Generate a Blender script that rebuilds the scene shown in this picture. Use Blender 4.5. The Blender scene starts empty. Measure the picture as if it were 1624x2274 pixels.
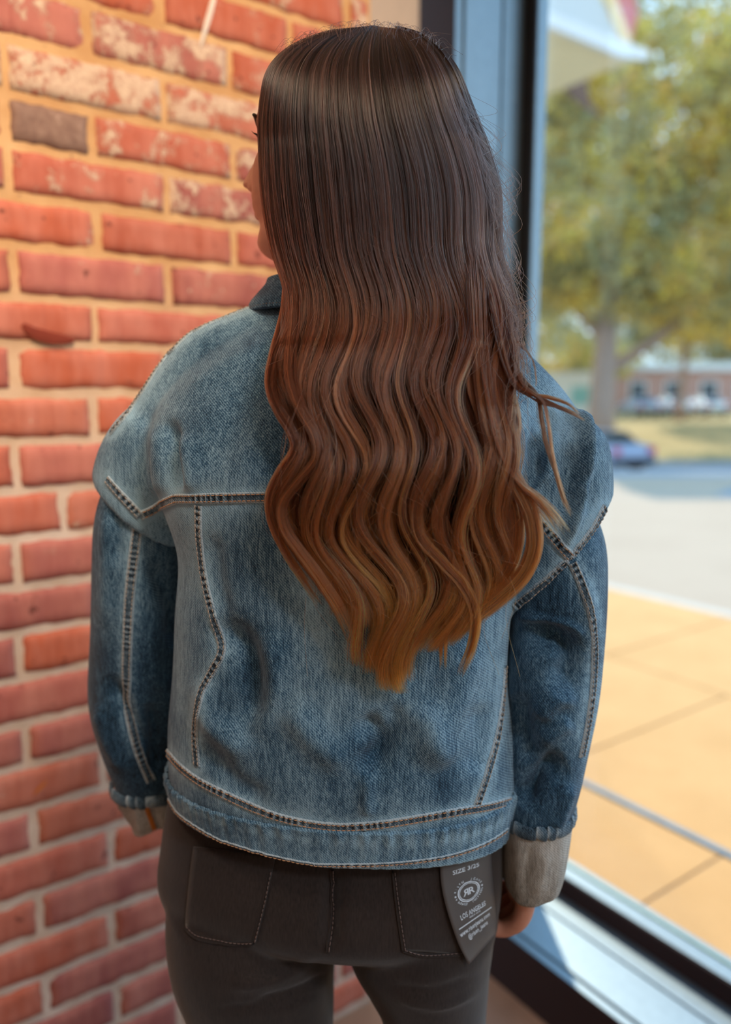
import bpy, bmesh, math, random
import numpy as np
from mathutils import Vector, Matrix, noise as mnoise
from mathutils.bvhtree import BVHTree

S = bpy.context.scene
COL = S.collection
# ---------------------------------------------------------------- camera
F_PX = 1707.0
TH = math.atan(252 / F_PX)
EYE = 1.28
cam_d = bpy.data.cameras.new('camera')
cam = bpy.data.objects.new('camera', cam_d)
COL.objects.link(cam)
cam_d.sensor_fit = 'HORIZONTAL'
cam_d.sensor_width = 36
cam_d.lens = F_PX / 1624 * 36
cam_d.clip_start = 0.02
cam_d.clip_end = 400
cam_d.dof.use_dof = True
cam_d.dof.focus_distance = 0.625
cam_d.dof.aperture_fstop = 3.3
cam.location = (0, 0, EYE)
cam.rotation_euler = (math.pi / 2 - TH, 0, 0)
S.camera = cam
# ---------------------------------------------------------------- world, sun, lamps, exposure
S.view_settings.view_transform = 'Standard'
S.view_settings.look = 'None'
S.view_settings.exposure = 0.22
S.view_settings.gamma = 1.0
S.view_settings.use_curve_mapping = False
S.cycles.use_denoising = True
S.cycles.max_bounces = 8
S.cycles.transparent_max_bounces = 16
S.cycles.caustics_reflective = False
S.cycles.caustics_refractive = False
S.cycles.sample_clamp_indirect = 6
W = bpy.data.worlds.new('sky')
S.world = W
W.use_nodes = True
wt = W.node_tree
wt.nodes.clear()
wo = wt.nodes.new('ShaderNodeOutputWorld')
wb = wt.nodes.new('ShaderNodeBackground')
wr = wt.nodes.new('ShaderNodeValToRGB')
wc = wt.nodes.new('ShaderNodeTexCoord')
ws = wt.nodes.new('ShaderNodeSeparateXYZ')
wt.links.new(wc.outputs['Generated'], ws.inputs[0])
wt.links.new(ws.outputs['Z'], wr.inputs[0])
wt.links.new(wr.outputs[0], wb.inputs[0])
wt.links.new(wb.outputs[0], wo.inputs[0])
wr.color_ramp.elements[0].position = 0.0
wr.color_ramp.elements[0].color = (0.64, 0.84, 1.0, 1)
wr.color_ramp.elements[1].position = 0.75
wr.color_ramp.elements[1].color = (0.30, 0.60, 1.0, 1)
wb.inputs[1].default_value = 1.9

def lamp(name, kind, loc, rot, energy, color, **kw):
    l = bpy.data.lights.new(name, kind)
    o = bpy.data.objects.new(name, l)
    COL.objects.link(o)
    o.location = loc
    o.rotation_euler = rot
    l.energy = energy
    l.color = color
    for k, v in kw.items():
        setattr(l, k, v)
    return o
sun_az = Vector((0.05, -1.0, 0)).normalized()
sun_el = math.radians(47)
sd = Vector((sun_az.x * math.cos(sun_el), sun_az.y * math.cos(sun_el), -math.sin(sun_el)))
lamp('sun', 'SUN', (0, 10, 10), sd.to_track_quat('-Z', 'Y').to_euler(), 3.5, (1.0, 0.90, 0.74), angle=math.radians(0.8))
# added fill lights: spots for the brick wall, a cool panel for the back
_w = Vector((-0.42, 1.25, 1.75)) - Vector((0.35, -0.35, 2.72))
lamp('wall_fill_spot', 'SPOT', (0.35, -0.35, 2.72), _w.to_track_quat('-Z', 'Y').to_euler(), 150, (1.0, 0.80, 0.55), spot_size=math.radians(54), spot_blend=0.9, shadow_soft_size=0.12)
_w = Vector((-0.36, 1.22, 0.62)) - Vector((-0.92, 0.22, 2.72))
lamp('wall_fill_spot', 'SPOT', (-0.92, 0.22, 2.72), _w.to_track_quat('-Z', 'Y').to_euler(), 62, (1.0, 0.82, 0.66), spot_size=math.radians(44), spot_blend=1.0, shadow_soft_size=0.15)
lamp('cool_fill_panel', 'AREA', (1.1, -1.1, 2.74), (math.radians(-28), math.radians(28), 0), 50, (0.84, 0.92, 1.0), shape='RECTANGLE', size=1.0, size_y=0.7)

# ---------------------------------------------------------------- helpers
def ray(px, py):
    u = px - 812.0
    v = py - 1137.0
    return Vector((u, F_PX * math.cos(TH) - v * math.sin(TH), -(F_PX * math.sin(TH) + v * math.cos(TH))))

def P(px, py, Y):
    r = ray(px, py)
    return Vector((r.x * Y / r.y, Y, EYE + r.z * Y / r.y))

def PZ(px, py, z):
    r = ray(px, py)
    t = (z - EYE) / r.z
    return Vector((r.x * t, r.y * t, z))

CT, ST = math.cos(TH), math.sin(TH)
def proj(co):
    """(n,3) world points -> (n,2) photo pixels"""
    x = co[:, 0]; y = co[:, 1]; z = co[:, 2] - EYE
    d = y * CT - z * ST
    v = -(z * CT + y * ST) / d
    return np.stack([812 + F_PX * x / d, 1137 + F_PX * v], 1)

def tag(o, label=None, cat=None, group=None, kind=None):
    if label: o['label'] = label
    if cat: o['category'] = cat
    if group: o['group'] = group
    if kind: o['kind'] = kind
    return o

def link(o, parent=None):
    COL.objects.link(o)
    if parent is not None:
        o.parent = parent
    return o

def empty(name, loc=(0, 0, 0), rz=0):
    o = bpy.data.objects.new(name, None)
    o.location = loc
    o.rotation_euler = (0, 0, rz)
    o.empty_display_size = 0.05
    return link(o)

def mesh_obj(name, verts, faces, mat=None, parent=None, smooth=False):
    me = bpy.data.meshes.new(name)
    me.from_pydata([tuple(v) for v in verts], [], [tuple(f) for f in faces])
    me.update()
    if mat: me.materials.append(mat)
    if smooth: me.shade_smooth()
    o = bpy.data.objects.new(name, me)
    return link(o, parent)

class MB:
    def __init__(s): s.v = []; s.f = []
    def add(s, v, f):
        n = len(s.v); s.v += [tuple(q) for q in v]; s.f += [tuple(n + i for i in q) for q in f]
    def box(s, x0, x1, y0, y1, z0, z1):
        s.add([(x0, y0, z0), (x1, y0, z0), (x1, y1, z0), (x0, y1, z0), (x0, y0, z1), (x1, y0, z1), (x1, y1, z1), (x0, y1, z1)],
              [(0, 3, 2, 1), (4, 5, 6, 7), (0, 1, 5, 4), (1, 2, 6, 5), (2, 3, 7, 6), (3, 0, 4, 7)])
    def prism(s, poly, z0, z1):
        n = len(poly)
        s.add([(x, y, z0) for x, y in poly] + [(x, y, z1) for x, y in poly],
              [tuple(range(n))[::-1], tuple(range(n, 2 * n))] + [(i, (i + 1) % n, n + (i + 1) % n, n + i) for i in range(n)])
    def tube(s, pts, rads, seg=8, cap=True):
        n0 = len(s.v); pts = [Vector(p) for p in pts]; m = len(pts)
        prev = None
        for i, p in enumerate(pts):
            t = (pts[min(i + 1, m - 1)] - pts[max(i - 1, 0)]).normalized()
            if prev is None:
                a = Vector((0, 0, 1)) if abs(t.z) < 0.9 else Vector((1, 0, 0))
                u = t.cross(a).normalized()
            else:
                u = (prev - t * prev.dot(t)).normalized()
            prev = u; w = t.cross(u)
            r = rads[i] if hasattr(rads, '__len__') else rads
            for k in range(seg):
                an = 2 * math.pi * k / seg
                s.v.append(tuple(p + (u * math.cos(an) + w * math.sin(an)) * r))
        for i in range(m - 1):
            for k in range(seg):
                a = n0 + i * seg + k; b = n0 + i * seg + (k + 1) % seg
                s.f.append((a, b, b + seg, a + seg))
        if cap:
            s.f.append(tuple(n0 + k for k in range(seg))[::-1])
            s.f.append(tuple(n0 + (m - 1) * seg + k for k in range(seg)))
    def build(s, name, mat=None, parent=None, smooth=False, bevel=0):
        o = mesh_obj(name, s.v, s.f, mat, parent, smooth)
        if bevel:
            b = o.modifiers.new('bevel', 'BEVEL'); b.width = bevel; b.segments = 2; b.limit_method = 'ANGLE'
        return o

class NT:
    """small node-material builder"""
    def __init__(s, name):
        s.m = bpy.data.materials.new(name); s.m.use_nodes = True
        s.t = s.m.node_tree; s.t.nodes.clear()
        s.out = s.n('ShaderNodeOutputMaterial')
    def n(s, typ, inp=None, **props):
        nd = s.t.nodes.new(typ)
        for k, v in props.items(): setattr(nd, k, v)
        for k, v in (inp or {}).items():
            sock = nd.inputs[k]
            if isinstance(v, bpy.types.NodeSocket): s.t.links.new(v, sock)
            else:
                if sock.type == 'RGBA' and len(v) == 3: v = (*v, 1)
                sock.default_value = v
        return nd
    def pos(s): return s.n('ShaderNodeNewGeometry').outputs['Position']
    def obj(s): return s.n('ShaderNodeTexCoord').outputs['Object']
    def mapping(s, vec, scale=(1, 1, 1), rot=(0, 0, 0), loc=(0, 0, 0)):
        return s.n('ShaderNodeMapping', {'Vector': vec, 'Scale': scale, 'Rotation': rot, 'Location': loc}).outputs[0]
    def noise(s, vec, scale, detail=4, rough=0.55, dist=0):
        return s.n('ShaderNodeTexNoise', {'Vector': vec, 'Scale': scale, 'Detail': detail, 'Roughness': rough, 'Distortion': dist}).outputs['Fac']
    def ramp(s, fac, stops, interp='LINEAR'):
        r = s.n('ShaderNodeValToRGB', {'Fac': fac}); cr = r.color_ramp; cr.interpolation = interp
        while len(cr.elements) < len(stops): cr.elements.new(0.5)
        for e, (p, c) in zip(cr.elements, stops):
            e.position = p; e.color = (*c, 1) if hasattr(c, '__len__') else (c, c, c, 1)
        return r.outputs[0]
    def mix(s, fac, a, b, blend='MIX'):
        nd = s.n('ShaderNodeMix', data_type='RGBA', blend_type=blend)
        for i, v in ((0, fac), (6, a), (7, b)):
            if isinstance(v, bpy.types.NodeSocket): s.t.links.new(v, nd.inputs[i])
            elif i == 0: nd.inputs[0].default_value = v
            else: nd.inputs[i].default_value = (*v, 1)
        return nd.outputs[2]
    def math(s, op, a, b=0.0, c=0.0, clamp=False):
        nd = s.n('ShaderNodeMath', operation=op); nd.use_clamp = clamp
        for i, v in enumerate((a, b, c)):
            if isinstance(v, bpy.types.NodeSocket): s.t.links.new(v, nd.inputs[i])
            else: nd.inputs[i].default_value = v
        return nd.outputs[0]
    def bump(s, h, strength=0.5, dist=0.002):
        return s.n('ShaderNodeBump', {'Height': h, 'Strength': strength, 'Distance': dist}).outputs[0]
    def attr(s, name, out='Fac'): return s.n('ShaderNodeAttribute', attribute_name=name).outputs[out]
    def pbr(s, color, rough=0.6, metal=0.0, normal=None, **kw):
        inp = {'Base Color': color, 'Roughness': rough, 'Metallic': metal}
        if normal is not None: inp['Normal'] = normal
        inp.update(kw)
        b = s.n('ShaderNodeBsdfPrincipled', inp)
        s.t.links.new(b.outputs[0], s.out.inputs[0]); return b
    def surf(s, sh): s.t.links.new(sh, s.out.inputs[0])

def simple(name, color, rough=0.6, metal=0.0, var=0.12, scale=30, bump=0.1, bdist=0.0005, **kw):
    t = NT(name); p = t.obj(); nz = t.noise(p, scale, 5)
    c1 = tuple(max(0, c * (1 - var)) for c in color); c2 = tuple(min(1, c * (1 + var)) for c in color)
    c = t.ramp(nz, [(0.3, c1), (0.7, c2)])
    t.pbr(c, rough, metal, t.bump(nz, bump, bdist), **kw); return t.m

def srgb(r, g, b):
    f = lambda c: (c / 255 / 12.92) if c / 255 <= 0.04045 else ((c / 255 + 0.055) / 1.055) ** 2.4
    return (f(r), f(g), f(b))

def catmull(pts, n):
    """resample a polyline (any dimension) with n points, Catmull-Rom"""
    p = np.array(pts, float); m = len(p)
    if m == 2:
        t = np.linspace(0, 1, n)[:, None]; return p[0] * (1 - t) + p[1] * t
    q = np.vstack([2 * p[0] - p[1], p, 2 * p[-1] - p[-2]])
    seglen = np.linalg.norm(np.diff(p, axis=0), axis=1); cum = np.concatenate([[0], np.cumsum(seglen)])
    out = []
    for s in np.linspace(0, cum[-1], n):
        i = min(max(np.searchsorted(cum, s, 'right') - 1, 0), m - 2); t = (s - cum[i]) / max(seglen[i], 1e-9)
        a, b, c, d = q[i], q[i + 1], q[i + 2], q[i + 3]
        out.append(0.5 * (2 * b + (c - a) * t + (2 * a - 5 * b + 4 * c - d) * t * t + (3 * b - a - 3 * c + d) * t ** 3))
    return np.array(out)

# ---------------------------------------------------------------- geometry of the two walls
AB = math.radians(54.71)     # brick wall heading
BW = math.radians(35.31)     # window wall heading
r0 = ray(0, 885)
P0 = Vector((r0.x / r0.y * 1.11, 1.11, 0))
DIRB = Vector((math.sin(AB), math.cos(AB), 0))
DW = Vector((math.sin(BW), -math.cos(BW), 0))
NW = Vector((math.cos(BW), math.sin(BW), 0))
N0 = 1.1265
ROTB = math.atan2(DIRB.y, DIRB.x)
ROTW = math.atan2(DW.y, DW.x)

# ---------------------------------------------------------------- materials of the setting
def brick_mat():
    t = NT('fired red brick'); p = t.pos(); o = t.obj()
    rnd = t.n('ShaderNodeObjectInfo').outputs['Random']
    base = t.ramp(rnd, [(0.0, srgb(176, 88, 64)), (0.3, srgb(190, 92, 60)), (0.55, srgb(176, 98, 88)), (0.8, srgb(152, 80, 74)), (1.0, srgb(196, 108, 78))])
    n1 = t.noise(t.mapping(p, (1, 1, 0.35)), 26, 5)
    base = t.mix(t.ramp(n1, [(0.35, 0.0), (0.7, 0.65)]), base, srgb(212, 136, 116))
    streak = t.noise(t.mapping(p, (1, 1, 0.05)), 160, 2)
    base = t.mix(t.ramp(streak, [(0.45, 0.0), (0.8, 0.30)]), base, srgb(150, 66, 50))
    dark = t.noise(p, 55, 3)
    base = t.mix(t.ramp(dark, [(0.66, 0.0), (0.72, 0.8)]), base, srgb(96, 44, 36))
    # old lime and plaster left on the upper courses
    z = t.n('ShaderNodeSeparateXYZ', {'Vector': p}).outputs[2]
    up = t.n('ShaderNodeMapRange', {'Value': z, 'From Min': 1.42, 'From Max': 1.62, 'To Min': -0.16, 'To Max': 0.0}).outputs[0]
    rr = t.n('ShaderNodeMapRange', {'Value': rnd, 'From Min': 0, 'From Max': 1, 'To Min': -0.07, 'To Max': 0.07}).outputs[0]
    sp = t.math('ADD', t.math('ADD', t.noise(t.mapping(p, (1, 1, 0.8)), 26, 9, 0.74), up), rr)
    mask = t.ramp(sp, [(0.510, 0.0), (0.575, 0.9)])
    fine = t.ramp(t.noise(p, 190, 3), [(0.3, srgb(196, 156, 134)), (0.7, srgb(232, 206, 176))])
    col = t.mix(mask, base, fine)
    h = t.math('ADD', t.math('MULTIPLY', mask, 0.8), t.noise(p, 220, 6))
    t.pbr(col, 0.85, 0, t.bump(h, 0.5, 0.0016)); return t.m
def grey_brick_mat():
    t = NT('overburnt grey brick'); p = t.pos()
    c = t.ramp(t.noise(p, 60, 6, 0.7), [(0.3, srgb(118, 84, 72)), (0.6, srgb(150, 116, 100)), (0.75, srgb(196, 164, 146))])
    t.pbr(c, 0.85, 0, t.bump(t.noise(p, 200, 5), 0.6, 0.0015)); return t.m
def mortar_mat():
    t = NT('sandy lime mortar'); p = t.pos()
    c = t.ramp(t.noise(p, 14, 4), [(0.3, srgb(206, 150, 98)), (0.7, srgb(232, 184, 132))])
    z = t.n('ShaderNodeSeparateXYZ', {'Vector': p}).outputs[2]
    low = t.n('ShaderNodeMapRange', {'Value': z, 'From Min': 1.1, 'From Max': 1.5}).outputs[0]
    c = t.mix(low, t.ramp(t.noise(p, 20, 5), [(0.3, srgb(214, 182, 156)), (0.7, srgb(236, 210, 190))]), c)
    c = t.mix(t.ramp(t.noise(p, 90, 3), [(0.68, 0.0), (0.76, 0.7)]), c, srgb(150, 106, 76))
    t.pbr(c, 0.95, 0, t.bump(t.noise(p, 330, 6, 0.7), 0.8, 0.002)); return t.m
M_BRICK, M_GREY, M_MORTAR = brick_mat(), grey_brick_mat(), mortar_mat()
M_FRAME = simple('bronze aluminium with sky tint', (0.26, 0.315, 0.35), 0.45, 0.85, 0.05, 60, 0.02)  # bronze finish with reflected sky blue put into its colour
M_FACE = simple('unlit brown frame face', srgb(40, 19, 18), 0.85, 0.0, 0.06, 40, 0.05)  # same frame finish, with the room side's shade put into the colour
M_GASKET = simple('black rubber gasket', (0.012, 0.010, 0.012), 0.6)
M_BEIGE = simple('tan painted board', srgb(208, 160, 116), 0.6, 0, 0.05, 12, 0.15, 0.001)
M_PLASTER = simple('warm beige wall paint', srgb(196, 176, 156), 0.8, 0, 0.05, 4, 0.1)
M_FLOOR = simple('brown polished concrete', srgb(150, 116, 94), 0.35, 0, 0.12, 9, 0.1)
M_CEIL = simple('white ceiling paint', srgb(222, 216, 208), 0.9, 0, 0.02, 5, 0.05)

# ---------------------------------------------------------------- brick wall
wall = empty('wall_left', P0, ROTB)
tag(wall, kind='structure')
rng = random.Random(4)
def lerpz(z):   # joint drift up the wall
    return 0.004 + 0.028 * max(0, min(1, (z + 0.25) / 0.5))
beds = [1.266, 1.195, 1.125, 1.054, 0.983, 0.912, 0.841, 0.770, 0.699, 0.627, 0.556, 0.485, 0.414, 0.347, 0.280, 0.213, 0.142, 0.078, 0.007, -0.061, -0.133, -0.204, -0.277, -0.346,
        -0.417, -0.489, -0.556, -0.627, -0.698, -0.770, -0.843, -0.915, -0.985, -1.056, -1.127, -1.198, -1.27]
S_END = 0.645
def brick_mesh(L, H, seed, D=0.045):
    r = random.Random(seed); nx, nz = 18, 6
    v = []; f = []
    wob = [r.uniform(0, 9) for _ in range(4)]
    for j in range(nz + 1):
        for i in range(nx + 1):
            a = i / nx; b = j / nz
            x = (a - 0.5) * L; z = (b - 0.5) * H
            ex = min(a, 1 - a) * L; ez = min(b, 1 - b) * H; e = min(ex, ez)
            y = -0.0 + 0.0045 * max(0, 1 - e / 0.006) ** 2
            y += 0.0012 * mnoise.noise(Vector((x * 40, z * 40, seed * 3.1)))
            k = max(0, 1 - e / 0.014)
            x += k * 0.0030 * mnoise.noise(Vector((z * 90 + wob[0], x * 25, seed)))
            z += k * 0.0036 * mnoise.noise(Vector((x * 55 + wob[1], z * 60, seed + 7.7)))
            v.append((x, y, z))
    for j in range(nz):
        for i in range(nx):
            q = j * (nx + 1) + i
            f.append((q, q + 1, q + nx + 2, q + nx + 1))
    rim = [i for i in range(nx + 1)] + [j * (nx + 1) + nx for j in range(1, nz + 1)] + [nz * (nx + 1) + i for i in range(nx - 1, -1, -1)] + [j * (nx + 1) for j in range(nz - 1, 0, -1)]
    n0 = len(v)
    for q in rim: v.append((v[q][0], D, v[q][2]))
    m = len(rim)
    for k in range(m):
        f.append((rim[(k + 1) % m], rim[k], n0 + k, n0 + (k + 1) % m))
    me = bpy.data.meshes.new('brick'); me.from_pydata(v, [], f); me.update(); me.shade_smooth()
    me.materials.append(M_BRICK); return me
stock = [brick_mesh(0.211, 0.0575, s) for s in range(9)]
half = [brick_mesh(0.098, 0.0575, 20 + s) for s in range(3)]
def put_brick(s0, s1, z, idx, grey=False):
    L = s1 - s0 - 0.013
    short = L < 0.13
    me = rng.choice(half if short else stock)
    if grey:
        me = me.copy(); me.materials[0] = M_GREY
    b = bpy.data.objects.new('brick', me)
    b.location = ((s0 + s1) / 2, -0.010 + rng.uniform(-0.0015, 0.0015), z + EYE + rng.uniform(-0.001, 0.001))
    b.rotation_euler = (0, rng.uniform(-0.005, 0.005), rng.uniform(-0.006, 0.006))
    b.scale = (L / (0.098 if short else 0.211), 1, idx / 0.0575)
    link(b, wall)
extra_mb = MB()
for k in range(len(beds) - 1):
    zt, zb = beds[k], beds[k + 1]
    zc = (zt + zb) / 2; h = zt - zb - 0.0135
    odd = (k % 2 == 0)
    s = lerpz(zc) + (0.114 if odd else 0.0)
    if abs(zc + 0.172) < 0.03: s = 0.074
    js = [s + 0.225 * i for i in range(-12, 4)]
    hdr = abs(zc - 0.38) < 0.02
    for i in range(len(js) - 1):
        a, b = js[i] + rng.uniform(-0.003, 0.003), js[i + 1] + rng.uniform(-0.003, 0.003)
        if a > S_END - 0.03: continue
        b = min(b, S_END)
        if zc > 0.86 or b < -0.30:
            extra_mb.box(a + 0.006, b - 0.006, -0.010, 0.03, zc + EYE - h / 2, zc + EYE + h / 2); continue
        if hdr and a < -0.02 < b:
            put_brick(a, 0.030, zc, h); put_brick(0.030, 0.147, zc, h, True); continue
        put_brick(a, b, zc, h)
tag(extra_mb.build('bricks_out_of_view', M_BRICK, wall), kind='stuff')
# quoin ends turning the corner and the mortar slab behind
mm = MB()
nx, nz = 260, 150
x0, x1, z0, z1 = -2.6, S_END + 0.002, 0.0, 2.9
for j in range(nz + 1):
    for i in range(nx + 1):
        x = x0 + (x1 - x0) * i / nx; z = z0 + (z1 - z0) * j / nz
        mm.v.append((x, -0.0045 + 0.0022 * mnoise.noise(Vector((x * 35, z * 35, 2))), z))
for j in range(nz):
    for i in range(nx):
        q = j * (nx + 1) + i
        mm.f.append((q, q + 1, q + nx + 2, q + nx + 1))
mo = mm.build('mortar_bed', M_MORTAR, wall, smooth=True)
bk = MB(); bk.box(x0, x1, 0.005, 0.20, z0, z1)
bk.build('wall_core', M_MORTAR, wall)
# drip of paint, smear of rust and a white streak
def blob(name, pts, w, mat):
    """thin raised smear lying on the wall face, points in (s, z) wall metres"""
    q = catmull(pts, 14); mbb = MB()
    for i, (a, c) in enumerate(q):
        t = q[min(i + 1, 13)] - q[max(i - 1, 0)]; t = t / np.linalg.norm(t); k = math.sin(math.pi * min(1, (i + 0.6) / 14)) ** 0.5 * w
        mbb.v += [(a - t[1] * k, -0.0125, c + t[0] * k), (a, -0.0145, c), (a + t[1] * k, -0.0125, c - t[0] * k)]
    for i in range(13):
        for j in (0, 1):
            mbb.f.append((i * 3 + j, i * 3 + j + 1, i * 3 + j + 4, i * 3 + j + 3))
    return mbb.build(name, mat, wall, smooth=True)
def wallhit(px, py):
    r = ray(px, py); nb = Vector((math.cos(AB), -math.sin(AB), 0))
    p = r * (nb.dot(P0) / nb.dot(r)); return ((p - P0).dot(DIRB) if 0 else (p.x - P0.x) * DIRB.x + (p.y - P0.y) * DIRB.y, p.z + EYE)
M_WHITEP = simple('dried white paint', srgb(232, 214, 200), 0.6)
M_RUST = simple('orange rust stain', srgb(196, 104, 36), 0.7)
M_CHIP = simple('broken dark brick face', srgb(124, 44, 24), 0.9)
blob('paint_drip', [wallhit(*p) for p in ((474, -20), (458, 40), (438, 108))], 0.0042, M_WHITEP)
blob('rust_mark', [wallhit(*p) for p in ((72, 1757), (86, 1742), (100, 1726))], 0.0026, M_RUST)
blob('broken_face', [wallhit(*p) for p in ((46, 722), (70, 740), (110, 752), (160, 758))], 0.009, M_CHIP)

# ---------------------------------------------------------------- window wall
WO = NW * N0
win = empty('window_1', (WO.x, WO.y, 0), ROTW)
tag(win, kind='structure')
UP = -1.274            # face of the corner post
ZH = 2.55              # window head
ZS = EYE - 1.149       # top of the sill
UE = 3.4               # far end behind the camera
def wbox(mb, u0, u1, w0, w1, za, zb): mb.box(u0, u1, w0, w1, za, zb)
fr = MB()              # corner post, grooved reveal
for (w0, w1, du) in ((0.0, 0.0165, 0), (0.0165, 0.0265, -0.010), (0.0265, 0.130, 0), (0.130, 0.137, -0.008), (0.137, 0.200, 0)):
    fr.box(-1.389, UP + du, w0, w1, 0.0, ZH + 0.1)
fr.build('corner_post', M_FRAME, win)
st = MB(); st.box(-1.389, UP + 0.036, 0.203, 0.236, ZS + 0.0, ZH); st.build('glazing_stop', M_FRAME, win, bevel=0.002)
gk = MB(); gk.box(-1.389, UP + 0.034, 0.199, 0.204, ZS, ZH); gk.build('gasket', M_GASKET, win)
sl = MB()
for (w0, w1, dz) in ((0.0, 0.0165, 0), (0.0165, 0.0265, -0.010), (0.0265, 0.130, 0), (0.130, 0.137, -0.008), (0.137, 0.200, 0)):
    sl.box(UP, UE, w0, w1, 0.0, ZS + dz)
sl.build('sill', M_FRAME, win)
st = MB(); st.box(UP, UE, 0.203, 0.238, ZS - 0.05, ZS + 0.050); st.build('glazing_stop', M_FRAME, win, bevel=0.002)
gk = MB(); gk.box(UP, UE, 0.199, 0.204, ZS - 0.03, ZS + 0.046); gk.build('gasket', M_FACE, win)
so = MB(); so.box(-1.389, UE, 0.246, 0.30, -0.1, ZS + 0.02); so.build('sill', M_FRAME, win)
hd = MB(); hd.box(-1.6, UE, 0.0, 0.30, ZH, ZH + 0.12); hd.build('window_head', M_FRAME, win)
for u in (0.75, 2.6):
    m_ = MB(); m_.box(u, u + 0.055, 0.05, 0.235, ZS, ZH); m_.build('mullion', M_FRAME, win, bevel=0.002)
t = NT('clear window glass')
gl = t.n('ShaderNodeBsdfGlossy', {'Roughness': 0.0, 'Color': (0.9, 0.95, 0.95)}); tr = t.n('ShaderNodeBsdfTransparent', {'Color': (0.97, 0.985, 0.975)})
fz = t.n('ShaderNodeFresnel', {'IOR': 1.45}); mx = t.n('ShaderNodeMixShader', {0: t.math('MULTIPLY', fz.outputs[0], 0.12), 1: tr.outputs[0], 2: gl.outputs[0]})
t.surf(mx.outputs[0]); M_GLASS = t.m
for (a, b) in ((UP + 0.01, 0.775), (0.78, 2.62), (2.63, UE)):
    g = MB(); g.box(a, b, 0.2395, 0.2445, ZS + 0.01, ZH); g.build('pane', M_GLASS, win)
ed = MB(); ed.box(UP + 0.01, UE, 0.2425, 0.2455, ZS + 0.046, ZS + 0.0515)
ed.build('glass_edge', simple('green glass edge seal', srgb(150, 178, 140), 0.4), win)
cp = MB(); cp.box(-1.388, UP - 0.0015, -0.0025, -0.0002, 0.0, ZH + 0.1); cp.build('shade_plate', M_FACE, win)  # thin plate added to carry the shaded tone of the frame
cp = MB(); cp.box(UP - 0.0015, UE, -0.0025, -0.0002, 0.0, ZS - 0.0015); cp.build('shade_plate', M_FACE, win)
# tan painted board beside the post, with a rough lump of plaster along its edge
bd = MB(); bd.box(-2.1, -1.391, 0.004, 0.06, 0.0, 2.9)
b_ = bd.build('trim_1', M_BEIGE, None, bevel=0.003); b_.location = win.location; b_.rotation_euler = win.rotation_euler; tag(b_, kind='structure')
# upper wall over the window
uw = MB(); uw.box(-2.1, UE, 0.02, 0.28, ZH + 0.12, 3.0)
b_ = uw.build('wall_right', M_PLASTER, None); b_.location = win.location; b_.rotation_euler = win.rotation_euler; tag(b_, kind='structure')
# floor, ceiling, back walls of the shop
def slab(name, pts, z0, z1, mat, kind='structure'):
    m_ = MB(); m_.prism(pts, z0, z1); return tag(m_.build(name, mat), kind=kind)
def WP(u, w): q = WO + DW * u + NW * w; return (q.x, q.y)
def BP(s, y=0): q = P0 + DIRB * s; return (q.x - math.cos(AB) * y, q.y + math.sin(AB) * y)
A1 = WP(-2.2, 0.28); A2 = WP(UE, 0.28)
B2 = BP(-2.6, 0.2)
room = [A1, (A1[0] - 0.9, A1[1] - 0.35), B2, (B2[0] + 0.4, B2[1] - 3.2), (A2[0] - 0.6, A2[1] - 1.5), A2]
slab('floor', room, -0.12, 0.0, M_FLOOR)
slab('ceiling', room, 2.9, 3.05, M_CEIL)
def wallseg(name, a, b, mat, th=0.12):
    a = Vector((*a, 0)); b = Vector((*b, 0)); d = (b - a).normalized(); n_ = Vector((-d.y, d.x, 0)) * th
    m_ = MB(); m_.prism([(a.x, a.y), (b.x, b.y), ((b + n_).x, (b + n_).y), ((a + n_).x, (a + n_).y)], 0.0, 2.9)
    return tag(m_.build(name, mat), kind='structure')
wallseg('wall_back', room[2], room[3], M_PLASTER)
wallseg('wall_back', room[3], room[4], M_PLASTER)
wallseg('wall_back', room[4], room[5], M_PLASTER)
# ---------------------------------------------------------------- outside: paving, road, bank
def pave_mat(name, c1, c2, sc=3.0):
    t = NT(name); p = t.pos()
    c = t.ramp(t.noise(p, sc, 6, 0.6), [(0.3, c1), (0.7, c2)])
    c = t.mix(t.ramp(t.noise(p, 160, 3), [(0.55, 0.0), (0.8, 0.35)]), c, tuple(x * 0.6 for x in c1))
    t.pbr(c, 0.85, 0, t.bump(t.noise(p, 260, 4), 0.4, 0.002)); return t.m
M_PAVE = pave_mat('warm buff concrete paving', (0.62, 0.315, 0.11), (0.70, 0.37, 0.14))
M_JOINT = simple('dusty paving joint', (0.42, 0.27, 0.15), 0.9)
M_ROAD = pave_mat('sun bleached asphalt', (0.44, 0.315, 0.22), (0.50, 0.365, 0.26), 0.7)
M_KERB = simple('pale kerb stone', (0.55, 0.46, 0.38), 0.8)
M_STRIP = simple('blue grey drain strip', (0.20, 0.27, 0.32), 0.4, 0.3)
walk = empty('sidewalk', (WO.x, WO.y, 0), ROTW); tag(walk, kind='structure')
ZG = -0.02
js = [(-1.075 + 1.25 * i) for i in range(-6, 5)]
ws_ = [0.30, 0.895, 2.06, 3.25]
for wi in range(3):
    for i in range(len(js) - 1):
        off = 0.0 if wi == 0 else 0.6 * wi
        m_ = MB(); w0 = ws_[wi] + (0.03 if wi == 1 else 0.004); w1 = ws_[wi + 1] - 0.004
        m_.box(js[i] + 0.004 + off, js[i + 1] - 0.004 + off, w0, w1, -0.1, ZG)
        m_.build('paving_slab', M_PAVE, walk, bevel=0.003)
m_ = MB(); m_.box(-8.5, 5.5, 0.28, 3.25, -0.12, ZG - 0.006); m_.build('joint_bed', M_JOINT, walk)
m_ = MB(); m_.box(-8.6, 5.2, 0.898, 0.922, -0.1, ZG + 0.004); m_.build('drain_strip', M_STRIP, walk)
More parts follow.
